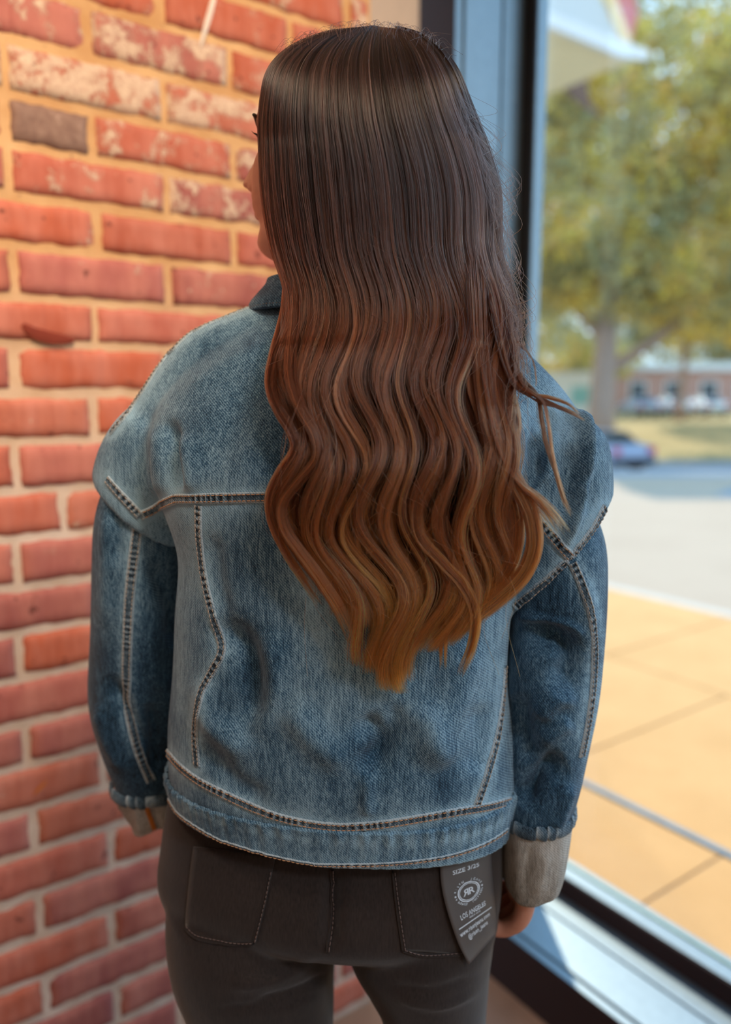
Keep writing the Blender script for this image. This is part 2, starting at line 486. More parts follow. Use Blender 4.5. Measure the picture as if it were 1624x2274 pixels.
m_ = MB(); m_.box(-8.6, 5.2, 3.25, 3.37, -0.15, ZG - 0.002); m_.build('kerb', M_KERB, walk, bevel=0.01)
# ground profile along +Y beyond the kerb: flat road, then falls, then the grass bank
prof = [(1.0, -0.03), (6, -0.05), (10, -0.06), (13.2, -0.10), (17, -0.32), (26, -1.15), (31, -1.50), (34, -1.45), (37, -1.05), (41, -0.45), (44, -0.25), (60, 0.0), (120, 1.0)]
def gz(y):
    for (a, za), (b, zb) in zip(prof, prof[1:]):
        if a <= y <= b: return za + (zb - za) * (y - a) / (b - a)
    return prof[-1][1] if y > 1 else prof[0][1]
def strip(name, ya, yb, xa, xb, mat, nx=40, ny=14, wob=0.0, top=0.0):
    v = []; f = []
    for j in range(ny + 1):
        for i in range(nx + 1):
            x = xa + (xb - xa) * i / nx; y = ya + (yb - ya) * j / ny
            if wob and j == 0: y += wob * mnoise.noise(Vector((x * 0.35, 3, 1)))
            v.append((x, y, gz(y) + top + (0.05 * mnoise.noise(Vector((x, y, 0))) if top > 0 and j else 0)))
    for j in range(ny):
        for i in range(nx):
            q = j * (nx + 1) + i; f.append((q, q + 1, q + nx + 2, q + nx + 1))
    o = mesh_obj(name, v, f, mat, None, True); return tag(o, kind='structure')
def cut(x):   # kerb line in world y for a given x
    return None
road_pts = [WP(-9, 3.37), WP(5.5, 3.37), WP(5.5, 9), (30, 2), (34, 13.2), (-14, 13.2)]
m_ = MB(); m_.prism(road_pts, -0.16, -0.055)
tag(m_.build('road', M_ROAD), kind='structure')
M_ROAD2 = pave_mat('asphalt in shadow grey', (0.24, 0.25, 0.27), (0.30, 0.31, 0.33), 0.5)  # the shadow band across the asphalt is put into this grey
tag(strip('parking_lot', 10.6, 34, -12, 44, M_ROAD2, top=0.012, wob=0.5), kind='structure')
M_GRASS = pave_mat('dry autumn grass', (0.40, 0.29, 0.11), (0.52, 0.36, 0.15), 0.6)
strip('grass_bank', 34, 120, -25, 80, M_GRASS, 40, 30)

# ---------------------------------------------------------------- trees
def leaf_mat(name, cols):
    t = NT(name); r = t.attr('shade')
    n = len(cols); c = t.ramp(r, [(i / (n - 1), cols[i]) for i in range(n)])
    d = t.n('ShaderNodeBsdfDiffuse', {'Color': c}); tl = t.n('ShaderNodeBsdfTranslucent', {'Color': c})
    mx = t.n('ShaderNodeMixShader', {0: 0.5, 1: d.outputs[0], 2: tl.outputs[0]}); t.surf(mx.outputs[0]); return t.m
M_LEAF = leaf_mat('yellowing oak leaves', [(0.36, 0.37, 0.22), (0.52, 0.48, 0.25), (0.70, 0.58, 0.25), (0.88, 0.70, 0.14), (0.92, 0.58, 0.22)])
M_LEAF2 = leaf_mat('grey green leaves', [(0.36, 0.38, 0.28), (0.48, 0.47, 0.32), (0.60, 0.55, 0.32), (0.72, 0.60, 0.28)])
M_BARK = simple('brown bark', (0.40, 0.27, 0.21), 0.9, 0, 0.25, 6, 0.6, 0.03)
def crown(name, blobs, n, size, mat, parent, seed):
    """leaf card clusters around ellipsoid blobs (cx, cy, cz, rx, ry, rz)"""
    r = np.random.RandomState(seed)
    vol = np.array([b[3] * b[5] for b in blobs]); pick = r.choice(len(blobs), n, p=vol / vol.sum())
    B = np.array(blobs)[pick]
    d = r.normal(size=(n, 3)); d /= np.linalg.norm(d, axis=1)[:, None]
    rad = r.uniform(0.35, 1.0, n) ** 0.5
    c = B[:, :3] + d * B[:, 3:6] * rad[:, None]
    a = r.normal(size=(n, 3)); a /= np.linalg.norm(a, axis=1)[:, None]
    b = np.cross(a, r.normal(size=(n, 3))); b /= np.linalg.norm(b, axis=1)[:, None]
    sz = size * r.uniform(0.6, 1.4, n)[:, None]
    v = np.stack([c - a * sz, c + b * sz * 0.55, c + a * sz, c - b * sz * 0.55], 1).reshape(-1, 3)
    me = bpy.data.meshes.new(name)
    me.vertices.add(4 * n); me.vertices.foreach_set('co', v.astype(np.float32).ravel())
    me.loops.add(4 * n); me.loops.foreach_set('vertex_index', np.arange(4 * n, dtype=np.int32))
    me.polygons.add(n); me.polygons.foreach_set('loop_start', np.arange(0, 4 * n, 4, dtype=np.int32))
    me.update(); me.validate()
    low = np.array([mnoise.noise(Vector(tuple(q * 0.55))) for q in c[::1]]) if n <= 60000 else np.zeros(n)
    sh = np.clip(0.45 + low * 0.75 + r.normal(0, 0.16, n), 0, 1)
    at = me.attributes.new('shade', 'FLOAT', 'POINT'); at.data.foreach_set('value', np.repeat(sh, 4).astype(np.float32))
    me.materials.append(mat)
    o = bpy.data.objects.new(name, me); link(o, parent); return tag(o, kind='stuff')
def tree(label, base, h, r0_, blobs, n, size, mat, branches, seed, group=None, cat='tree'):
    t_ = empty('tree', base); tag(t_, label, cat, group)
    m_ = MB()
    pts = [(0, 0, -0.3), (0.03, 0, h * 0.25), (0.1, 0, h * 0.6), (0.05, 0, h)]
    m_.tube(pts, [r0_ * 1.25, r0_, r0_ * 0.85, r0_ * 0.6], 14)
    m_.build('trunk', M_BARK, t_, smooth=True)
    for bp, br in branches:
        m_ = MB(); m_.tube(catmull(bp, 10), list(np.linspace(br, br * 0.3, 10)), 8); m_.build('branch', M_BARK, t_, smooth=True)
    crown('foliage', blobs, n, size, mat, t_, seed); return t_
def TB(px, Y): q = P(px, 885, Y); return (q.x, Y, gz(Y))
# big oak, its trunk right of the window frame
b = TB(1336, 38)
blobs = [(-1.5, 0, 11, 5, 5, 4.5), (4.0, 0.5, 9, 5, 5, 3.8), (7.5, -1, 12.5, 5, 5, 4.5), (1.5, 0, 15.5, 6, 5, 4), (-5, 1, 8.5, 3.2, 4, 2.8), (9.5, 0, 7.6, 4.2, 4, 2.6), (5.5, 0, 6.6, 3.5, 4, 1.6), (0.2, -1, 8.0, 3.5, 3, 2.4), (-5, 2, 13.5, 5, 4, 4), (9.5, 1, 16.5, 6, 4.5, 4.5), (3, 2, 19.5, 7, 4.5, 4), (12, 1, 11, 5, 4, 4.5), (-3.5, 0, 17, 4, 4, 3.5)]
tree('large oak with a thick trunk and yellowing crown beyond the parking lot', b, 7.5, 0.62, blobs, 50000, 0.21, M_LEAF,
     [([(0, 0, 3.4), (1.6, 0, 4.4), (3.6, 0, 5.9), (6, 0, 8)], 0.34), ([(0, 0, 5), (-2, 0.3, 7.4), (-3.2, 0, 9.6)], 0.3), ([(0, 0, 6.5), (1.4, 0, 9.5), (2.5, 0, 13)], 0.34)], 3)
b = TB(1512, 50)
blobs = [(0, 0, 7.0, 3.0, 3, 2.6), (2.6, 0, 9, 3.4, 3, 3.0), (-2, 0, 9.5, 3, 3, 2.6), (4, 0, 6.6, 2.4, 2.5, 2)]
tree('slim tree with a thin reddish trunk right of the large oak', b, 6, 0.24, blobs, 8000, 0.2, M_LEAF, [([(0, 0, 4), (1.2, 0, 6), (2, 0, 8)], 0.12)], 5)
b = TB(1240, 66)
blobs = [(0, 0, 5, 3.2, 3, 2.0), (-3, 0, 10, 4, 3, 4), (3.5, 0, 4.4, 3.4, 3, 1.8), (0, 0, 12, 5, 4, 4)]
tree('yellow tree at the far left edge of the window view', b, 4, 0.3, blobs, 8000, 0.24, M_LEAF, [([(0, 0, 3), (1, 0, 5), (1.8, 0, 7)], 0.15)], 6)
b = TB(1700, 92)
blobs = [(0, 0, 11, 10, 5, 8), (-9, 0, 10, 9, 5, 7), (5, 0, 22, 12, 6, 9), (-12, 0, 21, 12, 6, 9), (-24, 0, 25, 11, 6, 9), (-20, 0, 12, 9, 5, 8)]
tree('grey-green tree farthest off behind the oak', b, 9, 0.5, blobs, 26000, 0.42, M_LEAF2, [([(0, 0, 3), (2, 0, 6), (4, 0, 9)], 0.2)], 8)

# ---------------------------------------------------------------- far building, cars
M_WHT = simple('white painted metal', (0.75, 0.74, 0.72), 0.4)
M_PINKB = simple('faded pink brick facade', (0.55, 0.30, 0.24), 0.9)
M_TEAL = simple('teal panel', (0.25, 0.48, 0.46), 0.6)
M_DGL = simple('dark window glass', (0.03, 0.04, 0.05), 0.15)
far = empty('building', (P(1470, 885, 70).x, 70, gz(70)))
tag(far, 'long low pale brick building with a white roof band behind the trees', 'building')
m_ = MB(); m_.box(-14, 16, 0, 8, -0.5, 3.6); m_.build('wall', M_PINKB, far)
m_ = MB(); m_.box(-14.4, 16.4, -0.4, 8.4, 3.6, 4.3); m_.build('roof', M_WHT, far)
for i in range(9):
    m_ = MB(); m_.box(-12.6 + i * 3.2, -11.0 + i * 3.2, -0.08, 0.1, 0.9, 2.7); f_ = m_.build('window', M_WHT, far)
    m_ = MB(); m_.box(-12.45 + i * 3.2, -11.15 + i * 3.2, -0.10, -0.06, 1.05, 2.55); m_.build('pane', M_DGL, f_)
far2 = empty('building', (P(1262, 885, 52).x, 52, gz(52)))
tag(far2, 'small white building with a teal panel left of the oak trunk', 'building')
m_ = MB(); m_.box(-3.5, 2.4, 0, 5, -0.5, 2.9); m_.build('wall', M_WHT, far2)
m_ = MB(); m_.box(-3.8, 2.7, -0.3, 5.3, 2.9, 3.15); m_.build('roof', M_WHT, far2)
m_ = MB(); m_.box(0.2, 1.5, -0.06, 0.05, 1.0, 2.2); m_.build('panel', M_TEAL, far2)
def car(label, base, paint, heading, group=None, scale=1.0):
    c = empty('car', base, heading); tag(c, label, 'car', group); c.scale = (scale,) * 3
    side = [(-2.2, 0.30), (-2.25, 0.75), (-2.1, 0.98), (-1.55, 1.02), (-1.05, 1.40), (0.35, 1.42), (1.05, 1.02), (2.0, 0.88), (2.2, 0.62), (2.15, 0.30)]
    bm = bmesh.new(); L = []
    for y, k in ((-0.88, 0.94), (-0.80, 1.0), (0.80, 1.0), (0.88, 0.94)):
        L.append([bm.verts.new((x * (1 if z < 1.0 else 0.99), y * (1 if z < 1.03 else 0.80), 0.30 + (z - 0.30) * k)) for x, z in side])
    for a, b_ in zip(L, L[1:]):
        for i in range(len(side)):
            j = (i + 1) % len(side); bm.faces.new((a[i], a[j], b_[j], b_[i]))
    bm.faces.new(L[0][::-1]); bm.faces.new(L[-1])
    bmesh.ops.recalc_face_normals(bm, faces=bm.faces)
    me = bpy.data.meshes.new('body'); bm.to_mesh(me); bm.free(); me.materials.append(paint); me.shade_smooth()
    link(bpy.data.objects.new('body', me), c)
    for (x, y) in ((-1.4, -0.8), (-1.4, 0.8), (1.35, -0.8), (1.35, 0.8)):
        m_ = MB(); m_.tube([(x, y - 0.11, 0.33), (x, y + 0.11, 0.33)], 0.33, 18); w_ = m_.build('wheel', M_GASKET, c)
        m_ = MB(); m_.tube([(x, y - 0.125, 0.33), (x, y + 0.125, 0.33)], 0.19, 12); m_.build('hubcap', M_WHT, w_)
    m_ = MB(); m_.add([(-1.60, -0.62, 1.06), (-1.60, 0.62, 1.06), (-1.12, 0.60, 1.39), (-1.12, -0.60, 1.39)], [(0, 3, 2, 1)]); m_.build('rear_window', M_DGL, c)
    for s in (-1, 1):
        m_ = MB(); m_.add([(-1.2, s * 0.80, 1.05), (0.85, s * 0.80, 1.05), (0.3, s * 0.72, 1.36), (-0.95, s * 0.72, 1.36)], [(0, 1, 2, 3)] if s < 0 else [(3, 2, 1, 0)])
        m_.build('side_window', M_DGL, c)
        m_ = MB(); m_.box(-2.29, -2.16, s * 0.72 - 0.13, s * 0.72 + 0.13, 0.70, 0.92); m_.build('tail_light', simple('red tail light', (0.65, 0.06, 0.12), 0.3), c)
    m_ = MB(); m_.box(-2.30, -2.2, -0.85, 0.85, 0.32, 0.52); m_.build('bumper', M_GASKET, c)
    return c
M_CARG = simple('blue grey car paint', (0.34, 0.35, 0.43), 0.3, 0.2)
M_CARP = simple('pale silver car paint', (0.5, 0.5, 0.55), 0.3, 0.3)
q = P(1318, 885, 27.5)
car('blue grey car parked at the foot of the grass bank', (q.x, 27.5, gz(27.5) + 0.01), M_CARG, math.radians(112))
for px, Y, pm, lb in ((1492, 57, M_WHT, 'white car parked on the bank left of the slim tree trunk'), (1566, 57, M_WHT, 'white car parked on the bank right of the slim tree trunk'), (1421, 57, M_CARP, 'silver car parked right of the oak trunk')):
    q = P(px, 885, Y); car(lb, (q.x, Y, gz(Y) + 0.01), pm, math.radians(90))

# ---------------------------------------------------------------- neighbour house gable
M_SIDING = simple('grey painted gable siding', (0.62, 0.60, 0.57), 0.8)
M_SOFF = simple('orange lit timber soffit', (0.98, 0.66, 0.34), 0.6)
M_FASC = simple('white fascia board', (0.78, 0.72, 0.68), 0.5)
M_ROOFR = simple('faded red roofing', srgb(206, 110, 104), 0.8)
M_BRKT = simple('dark timber bracket', srgb(120, 92, 78), 0.8)
hs = empty('house', (0, 0, 0)); tag(hs, 'neighbouring house with a grey gable, white fascia and timber soffit', 'house')
YH = 22.0
g0 = P(1100, 20, YH); g1 = P(1392, 106, YH); g2 = P(1330, -40, YH + 0.0); g3 = P(1100, -520, YH)
def thick(name, pts, off, mat):
    pts = [Vector(p) for p in pts]; off = Vector(off); n = len(pts); m_ = MB()
    m_.add(pts + [p + off for p in pts], [tuple(range(n))[::-1], tuple(range(n, 2 * n))] + [(i, (i + 1) % n, n + (i + 1) % n, n + i) for i in range(n)])
    return m_.build(name, mat, hs)
thick('gable', [P(1090, -10, YH), P(1385, 104, YH), P(1325, -30, YH), P(1290, -90, YH), P(1090, -90, YH)], (0, 0.4, 0), M_SIDING)
thick('fascia', [P(1090, -28, YH - 0.12), P(1444, 114, YH - 0.12), P(1440, 132, YH - 0.12), P(1385, 126, YH - 0.12), P(1090, 2, YH - 0.12)], (0, 0.14, 0), M_FASC)
thick('rake_board', [P(1393, 112, YH - 0.1), P(1402, 88, YH - 0.1), P(1335, -90, YH - 0.1), P(1318, -90, YH - 0.1)], (0, 0.12, 0), M_SOFF)
thick('roof', [P(1403, 92, YH - 0.1), P(1418, 30, YH + 0.2), P(1392, -90, YH + 0.2), P(1336, -90, YH - 0.1)], (0.1, 0.8, 0.05), M_ROOFR)
for k in range(5):
    a = k / 5; b2 = (k + 0.86) / 5
    l0 = Vector(P(1090, 4, YH - 0.10)).lerp(P(1090, 270, YH + 5.0), a); l1 = Vector(P(1090, 4, YH - 0.10)).lerp(P(1090, 270, YH + 5.0), b2)
    r0_ = Vector(P(1440, 128, YH - 0.10)).lerp(P(1200, 205, YH + 5.0), a); r1_ = Vector(P(1440, 128, YH - 0.10)).lerp(P(1200, 205, YH + 5.0), b2)
    thick('soffit_board', [l0, r0_, r1_, l1], (0, 0, 0.05), M_SOFF)
thick('soffit_backing', [P(1090, 2, YH - 0.05) + Vector((0, 0, .06)), P(1436, 126, YH - 0.05) + Vector((0, 0, .06)), P(1200, 203, YH + 5) + Vector((0, 0, .06)), P(1090, 268, YH + 5) + Vector((0, 0, .06))], (0, 0, 0.08), M_SOFF)
thick('bracket', [P(1252, 196, YH + 4.0), P(1304, 172, YH + 4.0), P(1312, 228, YH + 4.0), P(1344, 262, YH + 4.0), P(1300, 238, YH + 4.0)], (0, 0.15, 0), M_BRKT)
zb_ = P(1090, 268, YH + 5).z
m_ = MB(); xr = P(1168, 885, YH + 5.2).x; m_.box(xr - 9, xr, YH + 5.1, YH + 12, -0.3, zb_ + 0.1); m_.build('wall', M_SIDING, hs)
# ================================================================ the person
YAW = math.radians(9)
AX = np.array([math.cos(YAW), -math.sin(YAW), 0.0])      # body sideways axis (towards the right shoulder)
AF = np.array([math.sin(YAW), math.cos(YAW), 0.0])       # body forward axis (away from the camera)
person = empty('person', (-0.02, 0.72, 0.0))
tag(person, 'person with long wavy auburn hair, blue denim jacket and dark jeans, back turned', 'person')
PL = Vector(person.location)
def under_person(o, parent=None):
    """parent keeping world coordinates"""
    par = parent or person
    o.parent = par
    wp = Vector((0, 0, 0)); q = par
    while q is not None: wp += Vector(q.location); q = q.parent
    o.location = -wp
    return o

def loft(rings, nphi=64, cap=True):
    v = []; f = []
    for r in rings: v += [tuple(p) for p in r]
    n = len(rings[0])
    for i in range(len(rings) - 1):
        for k in range(n):
            a = i * n + k; b = i * n + (k + 1) % n
            f.append((a, b, b + n, a + n))
    if cap:
        for i, rev in ((0, True), (len(rings) - 1, False)):
            c = len(v); v.append(tuple(np.mean(np.array(rings[i]), axis=0)))
            for k in range(n):
                a = i * n + k; b = i * n + (k + 1) % n
                f.append((b, a, c) if rev else (a, b, c))
    return v, f
def spow(x, e): return np.sign(x) * np.abs(x) ** e
def interp_rows(rows, n):
    """rows of floats -> n rows, Catmull-Rom in index space with first column as parameter"""
    rows = np.array(rows, float); t = np.linspace(0, len(rows) - 1, n)
    p = np.vstack([2 * rows[0] - rows[1], rows, 2 * rows[-1] - rows[-2]]); out = []
    for s in t:
        i = min(int(s), len(rows) - 2); u = s - i; a, b, c, d = p[i], p[i + 1], p[i + 2], p[i + 3]
        out.append(0.5 * (2 * b + (c - a) * u + (2 * a - 5 * b + 4 * c - d) * u * u + (3 * b - a - 3 * c + d) * u ** 3))
    return np.array(out)
def px2x(px, py, Y): return P(px, py, Y).x
def body_rings(rows, n, nphi=72, e=0.86, lift_left=0.0):
    """rows: (py_side, left px, right px, Yc, half depth, z lift at the back)"""
    R = interp_rows(rows, n); rings = []
    for py, L, Rr, Yc, b, dz in R:
        yl = Yc + 0.17 * math.sin(YAW) * 0.9; yr = Yc - 0.17 * math.sin(YAW) * 0.9
        z = P(760, py, Yc).z
        xl = px2x(L, py, yl); xr = px2x(Rr, py, yr)
        a = (xr - xl) / 2 / math.cos(YAW); c = np.array([(xl + xr) / 2, Yc, z])
        ph = np.linspace(0, 2 * np.pi, nphi, endpoint=False)
        ca, sa = spow(np.cos(ph), e), spow(np.sin(ph), e)
        back = np.clip(-np.sin(ph), 0, 1)
        up = lift_left * np.clip(-ca, 0, 1) * np.clip((py - 1700) / 80, 0, 1)
        rings.append(c + AX * (a * ca)[:, None] + AF * (b * sa)[:, None] + np.array([0, 0, 1.0]) * (dz * back + up)[:, None])
    return rings
def limb_rings(rows, n, nphi=40, tilt0=0.0, tilt1=0.0, e=0.95):
    """rows: (px, py, Y, ra, rb) ; horizontal-ish rings with sideways tilt"""
    R = interp_rows(rows, n); rings = []
    C = np.array([list(P(r[0], r[1], r[2])) for r in R])
    for i, r in enumerate(R):
        t = C[min(i + 1, n - 1)] - C[max(i - 1, 0)]; t /= np.linalg.norm(t)
        u = AX - t * AX.dot(t); u /= np.linalg.norm(u); w = np.cross(t, u)
        ph = np.linspace(0, 2 * np.pi, nphi, endpoint=False)
        ring = C[i] + u * (r[3] * spow(np.cos(ph), e))[:, None] + w * (r[4] * spow(np.sin(ph), e))[:, None]
        s = i / (n - 1); tl = tilt0 * (1 - s) + tilt1 * s
        ring[:, 2] += tl * ((ring - C[i]) @ AX)
        rings.append(ring)
    return rings
def fuse(parts, voxel, smooth=8, name='tmp'):
    v = []; f = []
    for a, b in parts:
        n = len(v); v += a; f += [tuple(n + i for i in q) for q in b]
    o = mesh_obj(name, v, f)
    bm = bmesh.new(); bm.from_mesh(o.data); bmesh.ops.recalc_face_normals(bm, faces=bm.faces); bm.to_mesh(o.data); bm.free()
    m = o.modifiers.new('r', 'REMESH'); m.mode = 'VOXEL'; m.voxel_size = voxel
    s = o.modifiers.new('s', 'SMOOTH'); s.factor = 0.5; s.iterations = smooth
    dg = bpy.context.evaluated_depsgraph_get(); dg.update()
    me = bpy.data.meshes.new_from_object(o.evaluated_get(dg))
    bpy.data.objects.remove(o); return me
def get_co(me):
    a = np.empty(len(me.vertices) * 3, np.float32); me.vertices.foreach_get('co', a); return a.reshape(-1, 3).astype(float)
def get_no(me):
    a = np.empty(len(me.vertices) * 3, np.float32); me.vertices.foreach_get('normal', a); return a.reshape(-1, 3).astype(float)
def set_co(me, co): me.vertices.foreach_set('co', co.astype(np.float32).ravel()); me.update()
def vnoise(co, scale, seed=0, oct=2):
    """cheap smooth noise from sums of sines"""
    r = np.random.RandomState(seed); out = np.zeros(len(co)); amp = 1
    for o_ in range(oct):
        for k in range(5):
            d = r.normal(size=3); d /= np.linalg.norm(d)
            out += amp * np.sin(co @ d * scale * r.uniform(0.7, 1.4) * (2 ** o_) + r.uniform(0, 6.28))
        amp *= 0.5
    return out / 5
def poly_dist(px, pts, n=60):
    q = catmull(pts, n); D = np.full(len(px), 1e9); T = np.zeros(len(px)); SG = np.zeros(len(px))
    for i in range(n - 1):
        a, b = q[i], q[i + 1]; ab = b - a; L = (ab ** 2).sum() + 1e-9
        t = np.clip(((px - a) @ ab) / L, 0, 1); c = a + t[:, None] * ab; d = np.linalg.norm(px - c, axis=1)
        m = d < D; D[m] = d[m]; T[m] = (i + t[m]) / (n - 1)
        cr = ab[0] * (px[:, 1] - a[1]) - ab[1] * (px[:, 0] - a[0]); SG[m] = np.sign(cr[m])
    return D, T, SG
def folds(me, items, ripple=0.0008, rscale=60, seed=1, toward=True):
    """items: (points px, half width px, depth m [, gate]) ; displaces camera facing vertices along the normal"""
    co = get_co(me); no = get_no(me); px = proj(co)
    view = co - np.array([0, 0, EYE]); view /= np.linalg.norm(view, axis=1)[:, None]
    facing = np.clip(-(no * view).sum(1) * 3 + 0.2, 0, 1)
    disp = ripple * vnoise(co * np.array([1, 1, 0.6]), rscale, seed)
    for it in items:
        D, T, _ = poly_dist(px, it[0])
        taper = np.clip(np.minimum(T, 1 - T) * 5 + 0.05, 0, 1)
        disp += 1.45 * it[2] * np.exp(-(D / it[1]) ** 2) * taper * facing
    set_co(me, co + no * disp[:, None])
def bvh_of(mes):
    v = []; f = []
    for me in mes:
        n = len(v); v += [tuple(q.co) for q in me.vertices]; f += [tuple(n + i for i in p.vertices) for p in me.polygons]
    return BVHTree.FromPolygons(v, f)
EYEV = Vector((0, 0, EYE))
def cast(bvh, px, py):
    d = ray(px, py).normalized(); h = bvh.ray_cast(EYEV, d)
    return (h[0], h[1]) if h[0] is not None else (None, None)

# ---------------------------------------------------------------- cloth materials
def denim(name, dark, mid, light, wear_shade_gain=1.0, bright=1.0, inside=False):
    t = NT(name); p = t.pos()
    tw = t.n('ShaderNodeTexWave', {'Vector': t.mapping(p, (1, 0.0, 1), (0, 0, 0)), 'Scale': 250.0, 'Distortion': 2.2, 'Detail': 2.0, 'Detail Scale': 1.6}, wave_type='BANDS', bands_direction='DIAGONAL').outputs['Fac']
    warp = t.noise(t.mapping(p, (1, 1, 0.10)), 900, 2, 0.6)          # vertical slubs
    slub = t.noise(t.mapping(p, (1, 1, 0.06)), 170, 3, 0.6)
    cloud = t.noise(p, 9, 5, 0.6)
    grain = t.noise(p, 1300, 1)
    f = t.math('ADD', t.math('MULTIPLY', tw, 0.22), t.math('MULTIPLY', warp, 0.85))
    f = t.math('ADD', f, t.math('MULTIPLY', slub, 0.40))
    f = t.math('ADD', f, t.math('MULTIPLY', cloud, 0.75))
    f = t.math('ADD', f, t.math('MULTIPLY', grain, 0.55))
    f = t.math('ADD', f, t.math('MULTIPLY', t.attr('wear_shade'), wear_shade_gain))
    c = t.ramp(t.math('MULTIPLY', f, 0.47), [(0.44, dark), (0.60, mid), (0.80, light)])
    h = t.math('ADD', t.math('MULTIPLY', tw, 0.5), t.math('ADD', warp, grain))
    t.pbr(c, 0.9, 0, t.bump(h, 0.55, 0.0006), **{'Sheen Weight': 0.15, 'Sheen Roughness': 0.5, 'Specular IOR Level': 0.2}); return t.m
M_DENIM = denim('washed blue denim', srgb(14, 27, 41), srgb(56, 92, 118), srgb(154, 188, 206))
M_SEAM = denim('worn denim seam', srgb(32, 42, 52), srgb(86, 110, 126), srgb(190, 204, 210), 1.1)
M_CUFF = denim('pale grey denim inside', srgb(92, 88, 82), srgb(150, 144, 134), srgb(200, 196, 188))
M_JEAN = NT('charcoal stretch denim'); _t = M_JEAN; _p = _t.pos()
_n = _t.noise(_t.mapping(_p, (1, 1, 0.15)), 700, 3); _c = _t.ramp(_t.math('ADD', _t.math('MULTIPLY', _n, 0.6), _t.math('MULTIPLY', _t.noise(_p, 8, 4), 0.5)), [(0.35, srgb(30, 24, 22)), (0.75, srgb(56, 46, 42))])
_t.pbr(_c, 0.85, 0, _t.bump(_n, 0.3, 0.0004), **{'Sheen Weight': 0.2, 'Specular IOR Level': 0.2}); M_JEAN = _t.m
M_THREAD = simple('tan stitching thread', srgb(214, 158, 112), 0.6)
M_THREADG = simple('pale stitching thread', srgb(196, 176, 156), 0.6)
M_THREADD = simple('dark stitching thread', srgb(118, 98, 92), 0.6)
M_ORTAPE = simple('orange inner seam tape', srgb(206, 120, 44), 0.7)
t = NT('warm skin'); p = t.pos()
c = t.ramp(t.noise(p, 40, 4), [(0.3, srgb(200, 138, 114)), (0.7, srgb(216, 156, 132))])
t.pbr(c, 0.5, 0, t.bump(t.noise(p, 900, 3), 0.15, 0.0003), **{'Subsurface Weight': 0.15, 'Subsurface Radius': (0.01, 0.004, 0.002), 'Subsurface Scale': 0.4}); M_SKIN = t.m
M_LIP = simple('lips', srgb(176, 88, 76), 0.4)
M_BROW = simple('brow and lash hair', (0.02, 0.012, 0.008), 0.6)
M_EYE = simple('eye white', (0.8, 0.78, 0.75), 0.2)
M_IRIS = simple('brown iris', (0.08, 0.03, 0.012), 0.15)

# ---------------------------------------------------------------- jacket body
TORSO = [  # py_side, left px, right px, Yc, half depth, back lift
    (1790, 404, 1130, 0.722, 0.112, 0.012),
    (1750, 397, 1138, 0.722, 0.114, 0.010),
    (1690, 394, 1146, 0.722, 0.118, 0.0),
    (1600, 397, 1142, 0.720, 0.122, 0.0),
    (1480, 410, 1128, 0.716, 0.122, 0.0),
    (1350, 414, 1134, 0.712, 0.122, 0.0),
    (1220, 420, 1140, 0.710, 0.122, 0.0),
    (1100, 380, 1160, 0.710, 0.122, 0.0),
    (1000, 360, 1185, 0.712, 0.120, 0.0),
    (920, 360, 1195, 0.716, 0.108, 0.0),
    (850, 400, 1170, 0.722, 0.094, 0.0),
    (790, 452, 1110, 0.728, 0.080, 0.0),
    (740, 530, 1035, 0.733, 0.068, 0.0),
    (700, 596, 960, 0.736, 0.058, 0.0)]
ARM_L = [(378, 945, 0.742, 0.040, 0.050), (352, 1000, 0.746, 0.0445, 0.054), (334, 1060, 0.750, 0.047, 0.055), (322, 1128, 0.754, 0.048, 0.055)]
ARM_R = [(1182, 960, 0.706, 0.044, 0.052), (1210, 1030, 0.704, 0.0490, 0.057), (1230, 1110, 0.702, 0.0490, 0.057), (1236, 1235, 0.702, 0.0490, 0.057)]
def chain(pts, r):
    q = catmull([list(P(*p)) for p in pts], 40); m_ = MB(); rr = [r * (0.3 + 0.7 * min(1, (i + 0.5) / 3)) for i in range(40)]
    for k in (0, 1, 2): rr[39 - k] = r * (0.45 + 0.25 * k)
    m_.tube([tuple(p) for p in q], rr, 28); return m_.v, m_.f
CH_L = chain([(700, 752, 0.735), (640, 762, 0.735), (595, 776, 0.735), (538, 798, 0.736), (482, 822, 0.738), (442, 860, 0.740), (384, 940, 0.743), (334, 1030, 0.748), (328, 1080, 0.75)], 0.0415)
CH_R = chain([(880, 760, 0.728), (940, 782, 0.724), (1010, 812, 0.718), (1088, 858, 0.712), (1128, 894, 0.709), (1176, 950, 0.706), (1206, 1010, 0.704), (1226, 1080, 0.703)], 0.0440)
tor = loft(body_rings(TORSO, 60, lift_left=0.016))
la = loft(limb_rings(ARM_L, 24, tilt0=0, tilt1=-0.58)); ra = loft(limb_rings(ARM_R, 24, tilt0=0, tilt1=1.15))
me_body = fuse([tor, la, ra, CH_L, CH_R], 0.0034, 14)
